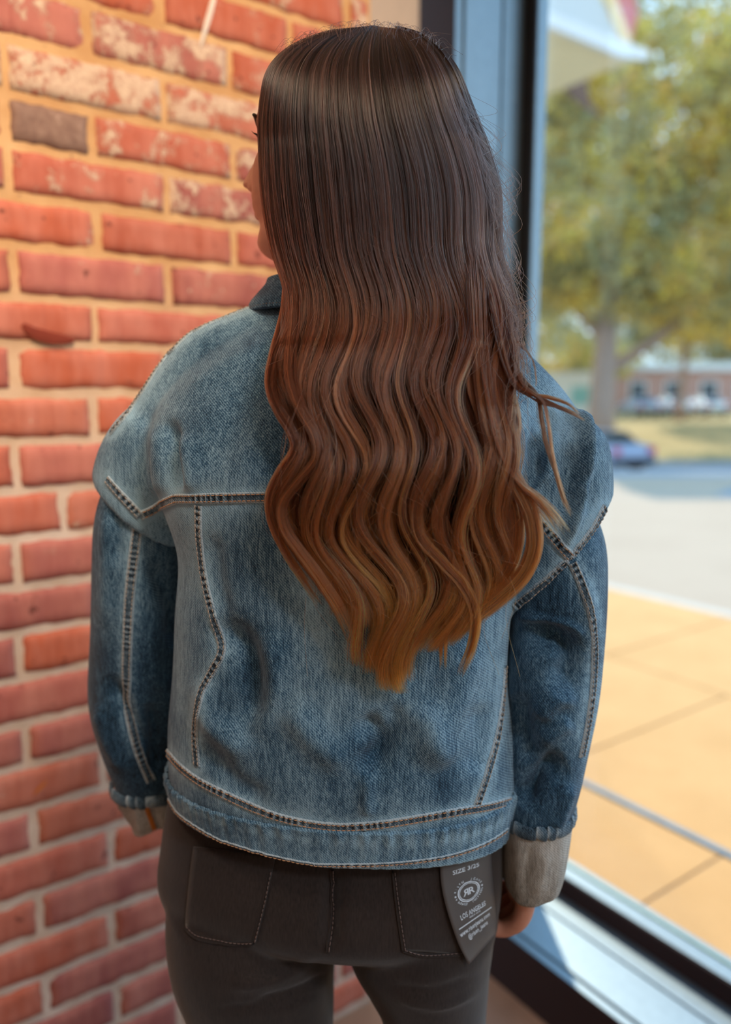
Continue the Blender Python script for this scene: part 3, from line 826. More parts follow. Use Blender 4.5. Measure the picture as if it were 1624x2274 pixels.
FOLD_BODY = [
    ([(375, 930), (385, 1020), (400, 1095)], 16, -0.010), ([(352, 940), (350, 1040), (352, 1110)], 20, 0.004),
    ([(410, 960), (420, 1040), (425, 1100)], 24, 0.004),
    ([(470, 1380), (540, 1450), (560, 1560), (520, 1620)], 34, -0.010), ([(455, 1500), (470, 1600), (560, 1680)], 26, 0.006),
    ([(600, 1400), (600, 1520), (560, 1640)], 32, 0.005), ([(640, 1560), (700, 1640), (780, 1700)], 34, 0.005),
    ([(800, 1590), (840, 1650), (810, 1720)], 26, -0.009), ([(880, 1560), (870, 1640), (830, 1720)], 20, -0.005), ([(930, 1560), (960, 1640), (1000, 1700)], 34, 0.005),
    ([(820, 1720), (815, 1780), (822, 1815)], 14, 0.003), ([(1050, 1420), (1010, 1560), (920, 1700)], 36, 0.005), ([(1060, 1560), (1070, 1640), (1050, 1720)], 26, -0.004),
    ([(440, 1650), (520, 1740), (600, 1780)], 26, -0.004), ([(470, 1180), (480, 1280), (500, 1380)], 20, -0.003),
    ([(560, 830), (520, 930), (470, 1060)], 40, -0.003), ([(620, 760), (520, 800), (400, 880)], 20, 0.002),
    ([(1245, 900), (1300, 960), (1290, 1100), (1250, 1230)], 12, 0.009), ([(1270, 980), (1260, 1080), (1245, 1160)], 22, -0.006),
    ([(1290, 1040), (1306, 1090), (1296, 1140)], 16, -0.003), ([(1230, 960), (1215, 1030), (1180, 1120)], 12, 0.006), ([(1190, 960), (1200, 1060), (1180, 1110)], 16, -0.006),
    ([(1240, 1040), (1200, 1080), (1180, 1120)], 10, 0.005), ([(1150, 860), (1200, 900), (1250, 930)], 16, 0.003),
    ([(1170, 1180), (1200, 1220), (1190, 1270)], 16, -0.002),
]
folds(me_body, FOLD_BODY, 0.0009, 55, 2)

# ---------------------------------------------------------------- sleeves
SL_L = [(326, 1085, 0.752, 0.0380, 0.045), (316, 1160, 0.757, 0.0435, 0.051), (316, 1260, 0.765, 0.0462, 0.053), (318, 1360, 0.774, 0.0488, 0.055), (314, 1460, 0.784, 0.0505, 0.056),
        (312, 1540, 0.790, 0.0510, 0.056), (322, 1620, 0.796, 0.0475, 0.053), (334, 1690, 0.799, 0.0420, 0.048), (342, 1738, 0.800, 0.0370, 0.040), (346, 1765, 0.800, 0.028, 0.032)]
SL_R = [(1230, 1140, 0.702, 0.037, 0.044), (1237, 1215, 0.702, 0.0440, 0.053), (1238, 1300, 0.702, 0.0452, 0.054), (1234, 1400, 0.702, 0.0450, 0.054), (1226, 1500, 0.701, 0.0448, 0.054),
        (1214, 1600, 0.699, 0.0430, 0.052), (1202, 1700, 0.696, 0.0398, 0.048), (1192, 1775, 0.694, 0.0360, 0.045), (1189, 1840, 0.692, 0.031, 0.040), (1188, 1870, 0.692, 0.029, 0.038)]
FOLD_L = [([(240, 1500), (290, 1600), (340, 1690)], 18, -0.006), ([(215, 1560), (240, 1640), (280, 1720)], 16, 0.005), ([(330, 1250), (380, 1330), (390, 1450)], 26, -0.006),
          ([(330, 1560), (350, 1640), (340, 1720)], 16, -0.007), ([(240, 1120), (240, 1250), (236, 1400)], 20, 0.003), ([(270, 1080), (262, 1160), (256, 1260)], 16, -0.003), ([(345, 1480), (380, 1580), (380, 1680)], 16, 0.004)]
FOLD_R = [([(1150, 1370), (1220, 1380), (1280, 1400), (1290, 1440)], 10, 0.006), ([(1160, 1410), (1240, 1420), (1270, 1470), (1230, 1540)], 34, -0.015), ([(1290, 1440), (1240, 1520), (1170, 1600)], 26, 0.004),
          ([(1150, 1540), (1160, 1620), (1180, 1700)], 26, -0.007), ([(1200, 1600), (1230, 1560), (1280, 1540)], 22, 0.005), ([(1260, 1690), (1200, 1720), (1150, 1790)], 28, -0.013), ([(1270, 1740), (1250, 1800), (1230, 1850)], 14, 0.004),
          ([(1200, 1650), (1240, 1620), (1270, 1600)], 18, 0.004), ([(1300, 1280), (1310, 1380), (1290, 1500)], 14, 0.003)]
def smooth_mesh(rings, name, open_end=True):
    v, f = loft(rings, cap=False)
    me = bpy.data.meshes.new(name); me.from_pydata(v, [], f); me.update()
    bm = bmesh.new(); bm.from_mesh(me); bmesh.ops.recalc_face_normals(bm, faces=bm.faces)
    bm.to_mesh(me); bm.free(); me.update(); return me
def outward(me, axis_pts):
    """make sure normals of a tube face away from its axis"""
    co = get_co(me); no = get_no(me); c = co.mean(0); d = co - c; d[:, 2] = 0
    if (d * no).sum() < 0: me.flip_normals()
me_sl = smooth_mesh(limb_rings(SL_L, 230, 120), 'sleeve'); outward(me_sl, None); folds(me_sl, FOLD_L, 0.0010, 60, 5)
me_sr = smooth_mesh(limb_rings(SL_R, 230, 120), 'sleeve'); outward(me_sr, None); folds(me_sr, FOLD_R, 0.0010, 60, 6)

# ---------------------------------------------------------------- seams
def seam_curves():
    S_ = {}
    S_['yoke_l'] = ([(389, 1108), (460, 1107), (560, 1105), (650, 1104), (760, 1106), (860, 1108), (960, 1106), (1080, 1100), (1165, 1118)], 11)
    S_['yoke_r'] = ([(1165, 1120), (1200, 1160), (1235, 1200), (1268, 1238)], 11)
    S_['yoke_ll'] = ([(389, 1108), (362, 1120), (335, 1136), (312, 1146)], 10)
    S_['arm_l'] = ([(238, 1064), (262, 1092), (288, 1120), (312, 1146)], 9)
    S_['arm_r'] = ([(1344, 1128), (1325, 1165), (1300, 1200), (1268, 1240), (1232, 1275), (1190, 1312), (1146, 1348)], 12)
    S_['back_l'] = ([(441, 1122), (443, 1200), (455, 1290), (474, 1370), (493, 1440), (472, 1490), (446, 1540), (435, 1600), (434, 1650), (438, 1700)], 9)
    S_['back_r'] = ([(1122, 1480), (1118, 1540), (1108, 1620), (1094, 1680), (1076, 1740), (1058, 1792)], 9)
    S_['hem'] = ([(373, 1672), (400, 1702), (440, 1733), (500, 1765), (570, 1797), (650, 1822), (750, 1836), (850, 1830), (940, 1816), (1030, 1800), (1090, 1790), (1140, 1776)], 9)
    S_['shoulder_l'] = ([(560, 678), (500, 702), (440, 728), (395, 762), (352, 816), (318, 868), (280, 922), (246, 962)], 7)
    return S_
SC = seam_curves()
bvh_body = bvh_of([me_body]); bvh_sl = bvh_of([me_sl]); bvh_sr = bvh_of([me_sr])
def surf_path(bvh, pts, step=3.0, back=None):
    n = int(max(12, sum(math.dist(a, b) for a, b in zip(pts, pts[1:])) / step)); q = catmull(pts, n); out = []
    for x, y in q:
        h, nn = cast(bvh, x, y)
        if h is None:
            for dx in (4, 8, 14, 20, 30):
                h, nn = cast(bvh, x + (dx if x < 760 else -dx), y)
                if h is not None: break
        if h is not None and nn.dot(h - EYEV) > 0: nn = -nn
        if h is not None: out.append((h, nn))
    # smooth
    P_ = np.array([list(a) for a, b in out]); N_ = np.array([list(b) for a, b in out])
    for _ in range(3):
        P_[1:-1] = (P_[:-2] + P_[1:-1] * 2 + P_[2:]) / 4; N_[1:-1] = (N_[:-2] + N_[1:-1] * 2 + N_[2:]) / 4
    N_ /= np.linalg.norm(N_, axis=1)[:, None]
    return P_, N_
def seam(bvh, pts, half_px, name='seam', mat=M_SEAM, height=0.0016, pucker=0.0010, thread=M_THREAD, rows=(-0.62, 0.62), ridge=True, parent=None, step=3.0, edge=1.0):
    Pt, Nn = surf_path(bvh, pts, step); n = len(Pt)
    T = np.gradient(Pt, axis=0); T /= np.linalg.norm(T, axis=1)[:, None] + 1e-9
    B = np.cross(Nn, T); B /= np.linalg.norm(B, axis=1)[:, None] + 1e-9
    mpp = np.linalg.norm(Pt - np.array([0, 0, EYE]), axis=1).mean() / F_PX; hw = half_px * mpp
    s = np.concatenate([[0], np.cumsum(np.linalg.norm(np.diff(Pt, axis=0), axis=1))])
    r = random.Random(int(pts[0][0])); ph = r.uniform(0, 6)
    puck = np.sin(s / 0.0060 * 2 * math.pi + ph + 1.3 * np.sin(s * 160)) * np.clip(0.6 + 0.6 * np.sin(s * 90 + ph), 0.2, 1)
    offs = [(-1.12, -0.0006), (-1.0, height * 0.9 * edge), (-0.72, height), (-0.45, height * 0.7), (0, height * 0.85), (0.45, height * 0.7), (0.72, height), (1.0, height * 0.9), (1.12, -0.0006)]
    v = []; wear_shade = []
    def onsurf(p, nn):
        h = bvh.find_nearest(Vector(p)); 
        return np.array(h[0]) if h[0] is not None else p
    for i in range(n):
        for o_, h in offs:
            q = onsurf(Pt[i] + B[i] * o_ * hw, Nn[i])
            pk = puck[i] * pucker * max(0, 1 - abs(o_) ** 2 * 0.9) if abs(o_) < 1.1 else 0
            v.append(q + Nn[i] * (h + pk)); 
            w_ = 0.30 if abs(o_) > 0.9 else (-0.16 + 0.30 * puck[i] if abs(o_) < 0.5 else 0.04 + 0.2 * puck[i])
            wear_shade.append(w_)
    m = len(offs); f = []
    for i in range(n - 1):
        for k in range(m - 1):
            a = i * m + k; f.append((a, a + 1, a + m + 1, a + m))
    o = mesh_obj(name, v, f, mat, None, True)
    at = o.data.attributes.new('wear_shade', 'FLOAT', 'POINT'); at.data.foreach_set('value', np.array(wear_shade, np.float32))
    # make normals face out
    nn = get_no(o.data)
    if (nn * np.repeat(Nn, m, axis=0)).sum() < 0: o.data.flip_normals()
    under_person(o, parent)
    # stitches
    mb = MB(); st, gap = 0.0031, 0.0010
    for rw in rows:
        d = 0.0
        while d + st < s[-1]:
            pts3 = []
            for u in (d, d + st * 0.5, d + st):
                c = np.array([np.interp(u, s, Pt[:, k]) for k in range(3)]); bb = np.array([np.interp(u, s, B[:, k]) for k in range(3)]); nnn = np.array([np.interp(u, s, Nn[:, k]) for k in range(3)])
                q = onsurf(c + bb * rw * hw, nnn); lift = height + (0.0004 if u == d + st * 0.5 else 0.0000)
                pts3.append(Vector(q + nnn * lift))
            mb.tube(pts3, [0.00032, 0.00044, 0.00032], 4, True); d += st + gap
    if mb.v:
        so = mb.build('stitching', thread, None, True); under_person(so, parent)
        tag(so, kind='stuff')
    return o

def add_wear_shade(me, seams, base=0.0, pools=()):
    co = get_co(me); px = proj(co); no = get_no(me)
    w = np.full(len(co), base) + 0.10 * vnoise(co, 25, 9) + 0.08 * vnoise(co * np.array([1, 1, 0.3]), 90, 11)
    for pts, hp in seams:
        D, T, _ = poly_dist(px, pts)
        pk = np.sin(T * len(pts) * 26 + 2 * np.sin(T * 60)) * 0.5 + 0.5
        w += 0.20 * np.exp(-((D - hp * 1.25) / 7.0) ** 2) * (0.45 + 0.8 * pk) + 0.12 * np.exp(-(D / (hp * 4)) ** 2)
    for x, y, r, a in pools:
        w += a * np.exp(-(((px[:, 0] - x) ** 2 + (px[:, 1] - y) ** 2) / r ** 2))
    at = me.attributes.new('wear_shade', 'FLOAT', 'POINT'); at.data.foreach_set('value', w.astype(np.float32))
POOLS = [(560, 1480, 60, -0.10), (820, 1660, 40, -0.14), (620, 1600, 120, 0.06), (900, 1450, 200, 0.06), (560, 1080, 140, 0.10), (1240, 900, 70, 0.30), (1130, 1400, 50, 0.18), (460, 1650, 60, -0.06), (600, 800, 160, -0.06)]  # fades, with fold and side panel shade put into the denim colour
add_wear_shade(me_body, list(SC.values()), 0.02, POOLS)
add_wear_shade(me_sl, [([(306, 1152), (292, 1300), (284, 1440), (282, 1560), (300, 1660)], 12)], -0.20)  # low base on both sleeves puts their shade into the denim colour
add_wear_shade(me_sr, [([(1272, 1244), (1310, 1330), (1324, 1420), (1318, 1520), (1300, 1640)], 12)], -0.18)

def part(name, me, mat, parent=None, label=None):
    me.materials.clear(); me.materials.append(mat); me.shade_smooth()
    o = bpy.data.objects.new(name, me); COL.objects.link(o); under_person(o, parent)
    if label: o['label'] = label
    return o
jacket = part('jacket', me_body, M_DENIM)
for me in (me_sl, me_sr):
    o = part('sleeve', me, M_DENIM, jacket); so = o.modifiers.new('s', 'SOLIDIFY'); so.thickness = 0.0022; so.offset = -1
for k_, (pts, hp) in SC.items():
    seam(bvh_body, pts, hp, parent=jacket, thread=M_THREAD if k_ in ('yoke_l', 'yoke_r', 'hem', 'yoke_ll') else M_THREADG, pucker=0.0013 if k_ in ('yoke_l', 'hem', 'arm_r', 'yoke_r') else 0.0008)
seam(bvh_sl, [(307, 1156), (298, 1230), (288, 1320), (283, 1420), (281, 1520), (288, 1590), (302, 1650), (320, 1700), (336, 1735)], 10, parent=jacket, thread=M_THREADG, pucker=0.0005)
seam(bvh_sr, [(1272, 1250), (1292, 1295), (1310, 1345), (1319, 1400), (1321, 1470), (1316, 1540), (1306, 1610), (1292, 1680)], 9, parent=jacket, thread=M_THREADG, pucker=0.0005)

# hem band: a doubled band of cloth round the bottom
RB = body_rings([TORSO[0], TORSO[1], TORSO[2], TORSO[3]], 40)
def band():
    sel = RB[:24]; v = []; f = []; C = [np.mean(r, axis=0) for r in sel]
    return sel
# bottom bound edge of the band
hem_pts = [(374, 1788), (400, 1812), (440, 1842), (490, 1872), (545, 1898), (600, 1915), (680, 1924), (760, 1926), (850, 1925), (930, 1919), (1000, 1908), (1060, 1889), (1100, 1870), (1128, 1850)]
# ---------------------------------------------------------------- hem band, its bound edge, collar, cuffs
def grow(rings, d):
    out = []
    for r in rings:
        c = r.mean(0); q = r - c; l = np.linalg.norm(q[:, :2], axis=1)[:, None]; r2 = r.copy(); r2[:, :2] += q[:, :2] / l * d; out.append(r2)
    return out
def ring_z(r, dz): r = r.copy(); r[:, 2] += dz; return r
nb_ = 30
bandr = body_rings([(1798, 405, 1130, 0.722, 0.112, 0.013), (1758, 398, 1138, 0.722, 0.114, 0.009), (1696, 394, 1146, 0.722, 0.118, 0.0)], nb_, 420, lift_left=0.016)
bandr = grow(bandr, 0.0030)
for i, r in enumerate(bandr):
    k = i / (nb_ - 1); a = np.arange(420) / 420 * 2 * np.pi; c = r.mean(0)
    amp = 0.0009 * np.exp(-((k - 0.86) / 0.16) ** 2) + 0.0003
    w = amp * (np.sin(a * 95 + 2 * np.sin(a * 9)) + 0.6 * np.sin(a * 61 + 1 + 3 * k))
    q = r - c; l = np.linalg.norm(q[:, :2], axis=1)[:, None]; r[:, :2] += q[:, :2] / l * (w[:, None] - (0.003 if i == nb_ - 1 else 0))
    bandr[i] = r
inner = [ring_z(x, 0.0) for x in grow(bandr[:6], -0.003)][::-1]
me_band = smooth_mesh(inner + bandr, 'hem_band'); outward(me_band, None)
bc = get_co(me_band); bw = 0.10 * vnoise(bc, 60, 3) + 0.06
kk = np.repeat(np.arange(len(inner) + nb_), 420) - len(inner)
bw = bw + 0.26 * np.exp(-((kk / nb_ - 0.72) / 0.10) ** 2) * (0.5 + 0.7 * vnoise(bc * np.array([1, 1, 0.2]), 420, 21)) + 0.15 * np.exp(-(kk / 2.0) ** 2)
at = me_band.attributes.new('wear_shade', 'FLOAT', 'POINT'); at.data.foreach_set('value', bw.astype(np.float32))
band_o = part('hem_band', me_band, M_DENIM, jacket)
bvh_band = bvh_of([me_band])
hem_pts = [(375, 1776), (396, 1808), (440, 1840), (490, 1868), (545, 1893), (600, 1910), (680, 1920), (760, 1922), (850, 1920), (930, 1913), (1000, 1901), (1060, 1882), (1100, 1862), (1128, 1842)]
seam(bvh_band, hem_pts, 4.5, 'hem_edge', pucker=0.0002, height=0.0012, rows=(0.0,), thread=M_THREAD, parent=jacket)

def collar_rings():
    rows = [(752, 0.734, 0.083, 0.062, 694), (750, 0.735, 0.081, 0.060, 676), (746, 0.737, 0.072, 0.055, 655), (744, 0.738, 0.064, 0.052, 636), (743, 0.739, 0.061, 0.050, 622)]
    rr = interp_rows(rows, 24); out = []
    for x, Y, a, b, py in rr:
        c = np.array(list(P(x, py, Y))); ph = np.linspace(0, 2 * np.pi, 120, endpoint=False)
        out.append(c + AX * (a * np.cos(ph))[:, None] + AF * (b * np.sin(ph))[:, None] - np.array([0, 0, 0.010]) * np.clip(np.sin(ph), 0, 1)[:, None])
    return out
me_col = smooth_mesh(collar_rings(), 'collar'); outward(me_col, None)
add_wear_shade(me_col, [], -0.15); bvh_col = bvh_of([me_col])
o = part('collar', me_col, M_DENIM, jacket); so = o.modifiers.new('s', 'SOLIDIFY'); so.thickness = 0.004; so.offset = 0
seam(bvh_col, [(556, 680), (590, 672), (640, 670), (700, 680)], 7, parent=jacket, thread=M_THREADD, pucker=0.0006, rows=(-0.6,))

def cuff(rows, tilt, folds_, shape_seed, tape=None, rimpts=None):
    rr = limb_rings(rows, 46, 150, tilt0=tilt[0], tilt1=tilt[1]); n = len(rr)
    out = []
    for i, r in enumerate(rr):
        k = i / (n - 1); a = np.arange(150) / 150 * 2 * np.pi; c = r.mean(0); q = r - c; l = np.linalg.norm(q, axis=1)[:, None]
        w = 0.0006 * np.sin(a * 5 + shape_seed + 2 * k) + 0.0004 * np.sin(a * 11 - shape_seed)
        if k < 0.10:   # puckered rolled rim
            w = w + 0.0018 * np.sin(a * 34 + 3 * np.sin(a * 3) + 12 * k) * (1 - k / 0.10) ** 0.5
        r = r + q / l * w[:, None]
        if k > 0.9: r[:, 2] -= (k - 0.9) * 0.03 * np.sin(a * 3 + shape_seed)
        out.append(r)
    top = grow([out[0]], -0.004)[0]; bot = [grow([out[-1]], -0.0035)[0], ring_z(grow([out[-1]], -0.004)[0], 0.02)]
    me = smooth_mesh([ring_z(top, -0.012), ring_z(top, 0.0)] + out + bot, 'cuff'); outward(me, None)
    w = 0.12 * vnoise(get_co(me), 70, 4)
    at = me.attributes.new('wear_shade', 'FLOAT', 'POINT'); at.data.foreach_set('value', w.astype(np.float32))
    if folds_: folds(me, folds_, 0.0006, 80, 3)
    return me
def rim(rows_, seed, nseg=46):
    """rolled selvedge: short overlapping ridges of blue denim round the top of the cuff"""
    r = limb_rings([rows_, (rows_[0], rows_[1] + 6, *rows_[2:])], 2, 400)[0]; c = r.mean(0); m_ = MB(); rg = random.Random(seed)
    v = []; nr = 9
    for i in range(400):
        a = i / 400; q = r[i] - c; q = q / np.linalg.norm(q); ph0 = a * nseg + 0.35 * math.sin(a * 40 + seed)
        ph = ph0 % 1.0
        rad = 0.0027 + 0.0010 * math.sin(math.pi * ph) ** 0.6
        for k in range(nr):
            b = math.pi * (k / (nr - 1)) * 1.25 - 0.5
            v.append(r[i] + q * (rad * math.cos(b - 0.9) * 0.75) + np.array([0, 0, 1]) * (rad * 1.9 * math.sin(b - 0.9) + 0.0030 * (ph - 0.5)))
    f = []
    for i in range(400):
        for k in range(nr - 1):
            a = i * nr + k; b = ((i + 1) % 400) * nr + k; f.append((a, b, b + 1, a + 1))
    me = bpy.data.meshes.new('cuff_rim'); me.from_pydata([tuple(x) for x in v], [], f); me.update(); outward(me, None)
    ww = np.array([0.5 * (((i / 400 * nseg + 0.35 * math.sin(i / 10 + seed)) % 1.0) ** 2) - 0.30 for i in range(400) for k in range(nr)], np.float32)
    at = me.attributes.new('wear_shade', 'FLOAT', 'POINT'); at.data.foreach_set('value', ww); return me
me_cl = cuff([(338, 1738, 0.800, 0.0390, 0.041), (347, 1766, 0.800, 0.0380, 0.038), (357, 1794, 0.799, 0.0360, 0.034), (364, 1822, 0.798, 0.0340, 0.030)], (-0.0, 0.0), [([(300, 1780), (310, 1820), (320, 1850)], 12, 0.003), ([(340, 1790), (350, 1840), (352, 1870)], 10, -0.003)], 1.0)
me_cr = cuff([(1190, 1796, 0.692, 0.0350, 0.044), (1189, 1850, 0.690, 0.0330, 0.043), (1184, 1920, 0.688, 0.0305, 0.040), (1180, 1962, 0.687, 0.0265, 0.036)], (0.0, 0.0), [([(1180, 1880), (1170, 1930), (1160, 1980)], 10, -0.0015), ([(1215, 1890), (1205, 1940), (1190, 1990)], 14, 0.0015)], 2.2)
for me, lb in ((me_cl, 'cuff turned up to show its grey inside, orange seam tape'), (me_cr, 'pale grey turned up cuff with puckered blue rim')):
    part('cuff', me, M_CUFF, jacket, lb)
part('cuff_rim', rim((334, 1738, 0.800, 0.0395, 0.044), 3, 17), M_SEAM, jacket)
part('cuff_rim', rim((1190, 1794, 0.692, 0.0362, 0.0452), 4, 18), M_SEAM, jacket)
bvh_cl = bvh_of([me_cl])
seam(bvh_cl, [(318, 1775), (328, 1800), (336, 1822), (343, 1842)], 4.5, 'seam_tape', M_ORTAPE, 0.0008, 0.0, rows=(), parent=jacket)

# ---------------------------------------------------------------- jeans
HIPS = [(1735, 400, 1108, 0.724, 0.092, 0), (1800, 384, 1116, 0.724, 0.098, 0), (1870, 376, 1118, 0.724, 0.106, 0), (1940, 369, 1114, 0.724, 0.110, 0), (1985, 380, 1104, 0.726, 0.098, 0), (2015, 420, 1060, 0.727, 0.070, 0)]
hp = loft(body_rings(HIPS, 34))
LEG_L = [(556, 1960, 0.722, 0.080, 0.092), (560, 2040, 0.722, 0.0835, 0.097), (570, 2110, 0.722, 0.0835, 0.096), (580, 2180, 0.722, 0.0760, 0.090), (592, 2274, 0.724, 0.0700, 0.082), (596, 2420, 0.728, 0.0640, 0.076), (610, 2620, 0.732, 0.0540, 0.062), (616, 2850, 0.738, 0.0500, 0.056), (624, 3060, 0.735, 0.0440, 0.047), (630, 3230, 0.730, 0.0440, 0.046)]
LEG_R = [(934, 1960, 0.714, 0.076, 0.092), (936, 2040, 0.712, 0.0780, 0.095), (950, 2110, 0.711, 0.0670, 0.090), (962, 2180, 0.711, 0.0570, 0.082), (966, 2274, 0.713, 0.0520, 0.072), (958, 2420, 0.717, 0.0570, 0.072), (944, 2620, 0.722, 0.0520, 0.060), (936, 2850, 0.728, 0.0490, 0.054), (926, 3060, 0.726, 0.0435, 0.046), (920, 3230, 0.722, 0.0435, 0.045)]
me_j = fuse([hp, loft(limb_rings(LEG_L, 60)), loft(limb_rings(LEG_R, 60))], 0.0042, 6)
folds(me_j, [([(740, 1930), (736, 2040), (735, 2110)], 16, -0.007), ([(560, 2230), (660, 2200), (740, 2160)], 10, -0.0035), ([(480, 2240), (600, 2235), (720, 2200)], 8, -0.002),
             ([(500, 2190), (600, 2175), (700, 2130)], 18, 0.003), ([(860, 2190), (960, 2200), (1060, 2170)], 10, -0.002), ([(880, 2220), (980, 2235), (1070, 2200)], 8, 0.002)], 0.0007, 40, 12)
at = me_j.attributes.new('wear_shade', 'FLOAT', 'POINT')
jeans = part('jeans', me_j, M_JEAN); bvh_j = bvh_of([me_j])
def patch_grid(bvh, left, right, n, m, off, wrapoff=None):
    """grid of points on a surface, between two pixel polylines (left, right)"""
    Lq = catmull(left, n + 1); Rq = catmull(right, n + 1); G = []
    for i in range(n + 1):
        row = []
        for j in range(m + 1):
            x, y = Lq[i] * (1 - j / m) + Rq[i] * (j / m); h, nn = cast(bvh, x, y)
            if h is None: row.append(row[-1] if row else None); continue
            o_ = off(i / n, j / m) if callable(off) else off
            row.append(np.array(h) - np.array(ray(x, y).normalized()) * o_)
        G.append(row)
    for row in G:
        for j in range(m, -1, -1):
            if row[j] is None: row[j] = row[min(j + 1, m)]
    return np.array(G)
def grid_obj(name, G, mat, parent, thick=0.0):
    n, m = G.shape[0] - 1, G.shape[1] - 1; v = [tuple(p) for r in G for p in r]
    f = [(i * (m + 1) + j, (i + 1) * (m + 1) + j, (i + 1) * (m + 1) + j + 1, i * (m + 1) + j + 1) for i in range(n) for j in range(m)]
    o = mesh_obj(name, v, f, mat, None, True)
    if thick: s_ = o.modifiers.new('s', 'SOLIDIFY'); s_.thickness = thick; s_.offset = 0
    return under_person(o, parent) if parent else o
pk1 = patch_grid(bvh_j, [(430, 1880), (418, 1980), (414, 2062), (440, 2082), (470, 2090)], [(612, 1900), (592, 1990), (570, 2080), (566, 2088), (562, 2094)], 26, 14, 0.0016)
pk2 = patch_grid(bvh_j, [(872, 1900), (880, 1990), (892, 2090), (896, 2104), (900, 2110)], [(1080, 1880), (1082, 1980), (1078, 2080), (1060, 2110), (1022, 2118)], 26, 14, 0.0016)
for G in (pk1, pk2): grid_obj('back_pocket', G, M_JEAN, jeans, 0.0012)
for pts in ([(601, 1934), (590, 1990), (578, 2040), (565, 2090)], [(415, 2062), (440, 2084), (500, 2093), (563, 2093)], [(874, 1936), (880, 1990), (888, 2050), (897, 2108)], [(897, 2108), (940, 2118), (1020, 2117)], [(738, 1930), (736, 2000), (732, 2060), (728, 2112)]):
    seam(bvh_j, pts, 3.5, 'seam', M_JEAN, 0.0024, 0.0002, thread=M_THREADD, rows=(0.75,), parent=jeans)
# shoes (out of the frame, on the floor)
M_SHOE = simple('dark suede', (0.03, 0.024, 0.02), 0.8)
for px_, Yc in ((630, 0.75), (920, 0.742)):
    c0 = P(px_, 3230, Yc); m_ = []; rows = []
    for k, (fw, hw, z1) in enumerate(((-0.065, 0.026, 0.06), (-0.045, 0.036, 0.09), (0.0, 0.040, 0.095), (0.06, 0.043, 0.07), (0.12, 0.045, 0.052), (0.165, 0.038, 0.042), (0.185, 0.020, 0.030))):
        ph = np.linspace(0, 2 * np.pi, 24, endpoint=False)
        c = np.array([c0.x, c0.y, 0]) + AF * fw
        rows.append(c + AX * (hw * spow(np.cos(ph), 0.8))[:, None] + np.array([0, 0, 1.0]) * (z1 / 2 + z1 / 2 * spow(np.sin(ph), 0.8))[:, None])
    v, f = loft(rows); o = mesh_obj('shoe', v, f, M_SHOE, None, True); under_person(o)

# ---------------------------------------------------------------- hang tag on the jeans
M_CARD = simple('matt charcoal card', srgb(84, 78, 76), 0.55, 0, 0.04, 80, 0.05)
M_INK = simple('white ink', srgb(214, 222, 230), 0.5, 0, 0.03)
TGL = [(976, 1885), (980, 1960), (990, 2010), (1004, 2056), (1020, 2100), (1042, 2142)]
TGR = [(1090, 1862), (1092, 1920), (1095, 1960), (1098, 1995), (1101, 2030), (1104, 2070)]
def tag_px(u, v):
    """u across 0..1, v down 0..1"""
    a = TGLq[min(int(v * 200), 200)]; b = TGRq[min(int(v * 200), 200)]; return a * (1 - u) + b * u
TGLq = catmull(TGL, 201); TGRq = catmull(TGR, 201)
def tag_off(v, u): return 0.0042 + 0.0050 * (1 - u) ** 2 * v + 0.002 * v
G = patch_grid(bvh_j, TGL, TGR, 40, 16, lambda i, j: tag_off(i, j))
for _ in range(4):
    G[1:-1] = (G[:-2] + 2 * G[1:-1] + G[2:]) / 4; G[:, 1:-1] = (G[:, :-2] + 2 * G[:, 1:-1] + G[:, 2:]) / 4
card = grid_obj('hang_tag', G, M_CARD, None, 0.0004)
tag(card, 'dark card hang tag with white emblem and lettering on the right back pocket', 'tag')
bvh_tag = bvh_of([card.data])
def glyphs(body, size, italic=0.0, mirror=False, align='LEFT', space=1.0):
    cu = bpy.data.curves.new('t', 'FONT'); cu.body = body; cu.size = size; cu.space_character = space; cu.align_x = align; cu.shear = italic; cu.resolution_u = 2; cu.offset = 0.014
    o = bpy.data.objects.new('t', cu); COL.objects.link(o); dg = bpy.context.evaluated_depsgraph_get(); dg.update()
    me = bpy.data.meshes.new_from_object(o.evaluated_get(dg)); v = get_co(me)[:, :2]; f = [tuple(p.vertices) for p in me.polygons]
    bpy.data.objects.remove(o); bpy.data.meshes.remove(me)
    if mirror: v[:, 0] *= -1
    return v, f
LV, LF = [], []
def put(v2, f):
    """v2 in card (u, v)"""
    n = len(LV)
    for u, w in v2:
        x, y = tag_px(min(max(u, 0.01), 0.99), min(max(w, 0), 0.999)); h, nn = cast(bvh_tag, x, y)
        LV.append(np.array(h if h is not None else P(x, y, 0.62)) - np.array(ray(x, y).normalized()) * 0.0009)
    for q in f: LF.append(tuple(n + i for i in q))
def textline(s_, u0, u1, v0, h, bold=0.0):
    v, f = glyphs(s_, 1.0); w = v[:, 0].max() - v[:, 0].min(); a = v.copy()
    a[:, 0] = u0 + (v[:, 0] - v[:, 0].min()) / w * (u1 - u0); a[:, 1] = v0 - v[:, 1] / 0.72 * h; put(a, f)
CU, CV = 0.50, 0.445       # emblem centre on the card
RU, RV = 0.245, 0.098
def ringmark(r0_, r1_, a0=0, a1=360, n=60):
    v = []; f = []
    for i in range(n + 1):
        a = math.radians(a0 + (a1 - a0) * i / n)
        for r in (r0_, r1_): v.append((CU + r * RU * math.cos(a), CV - r * RV * math.sin(a)))
    f = [(2 * i, 2 * i + 1, 2 * i + 3, 2 * i + 2) for i in range(n)]; put(v, f)
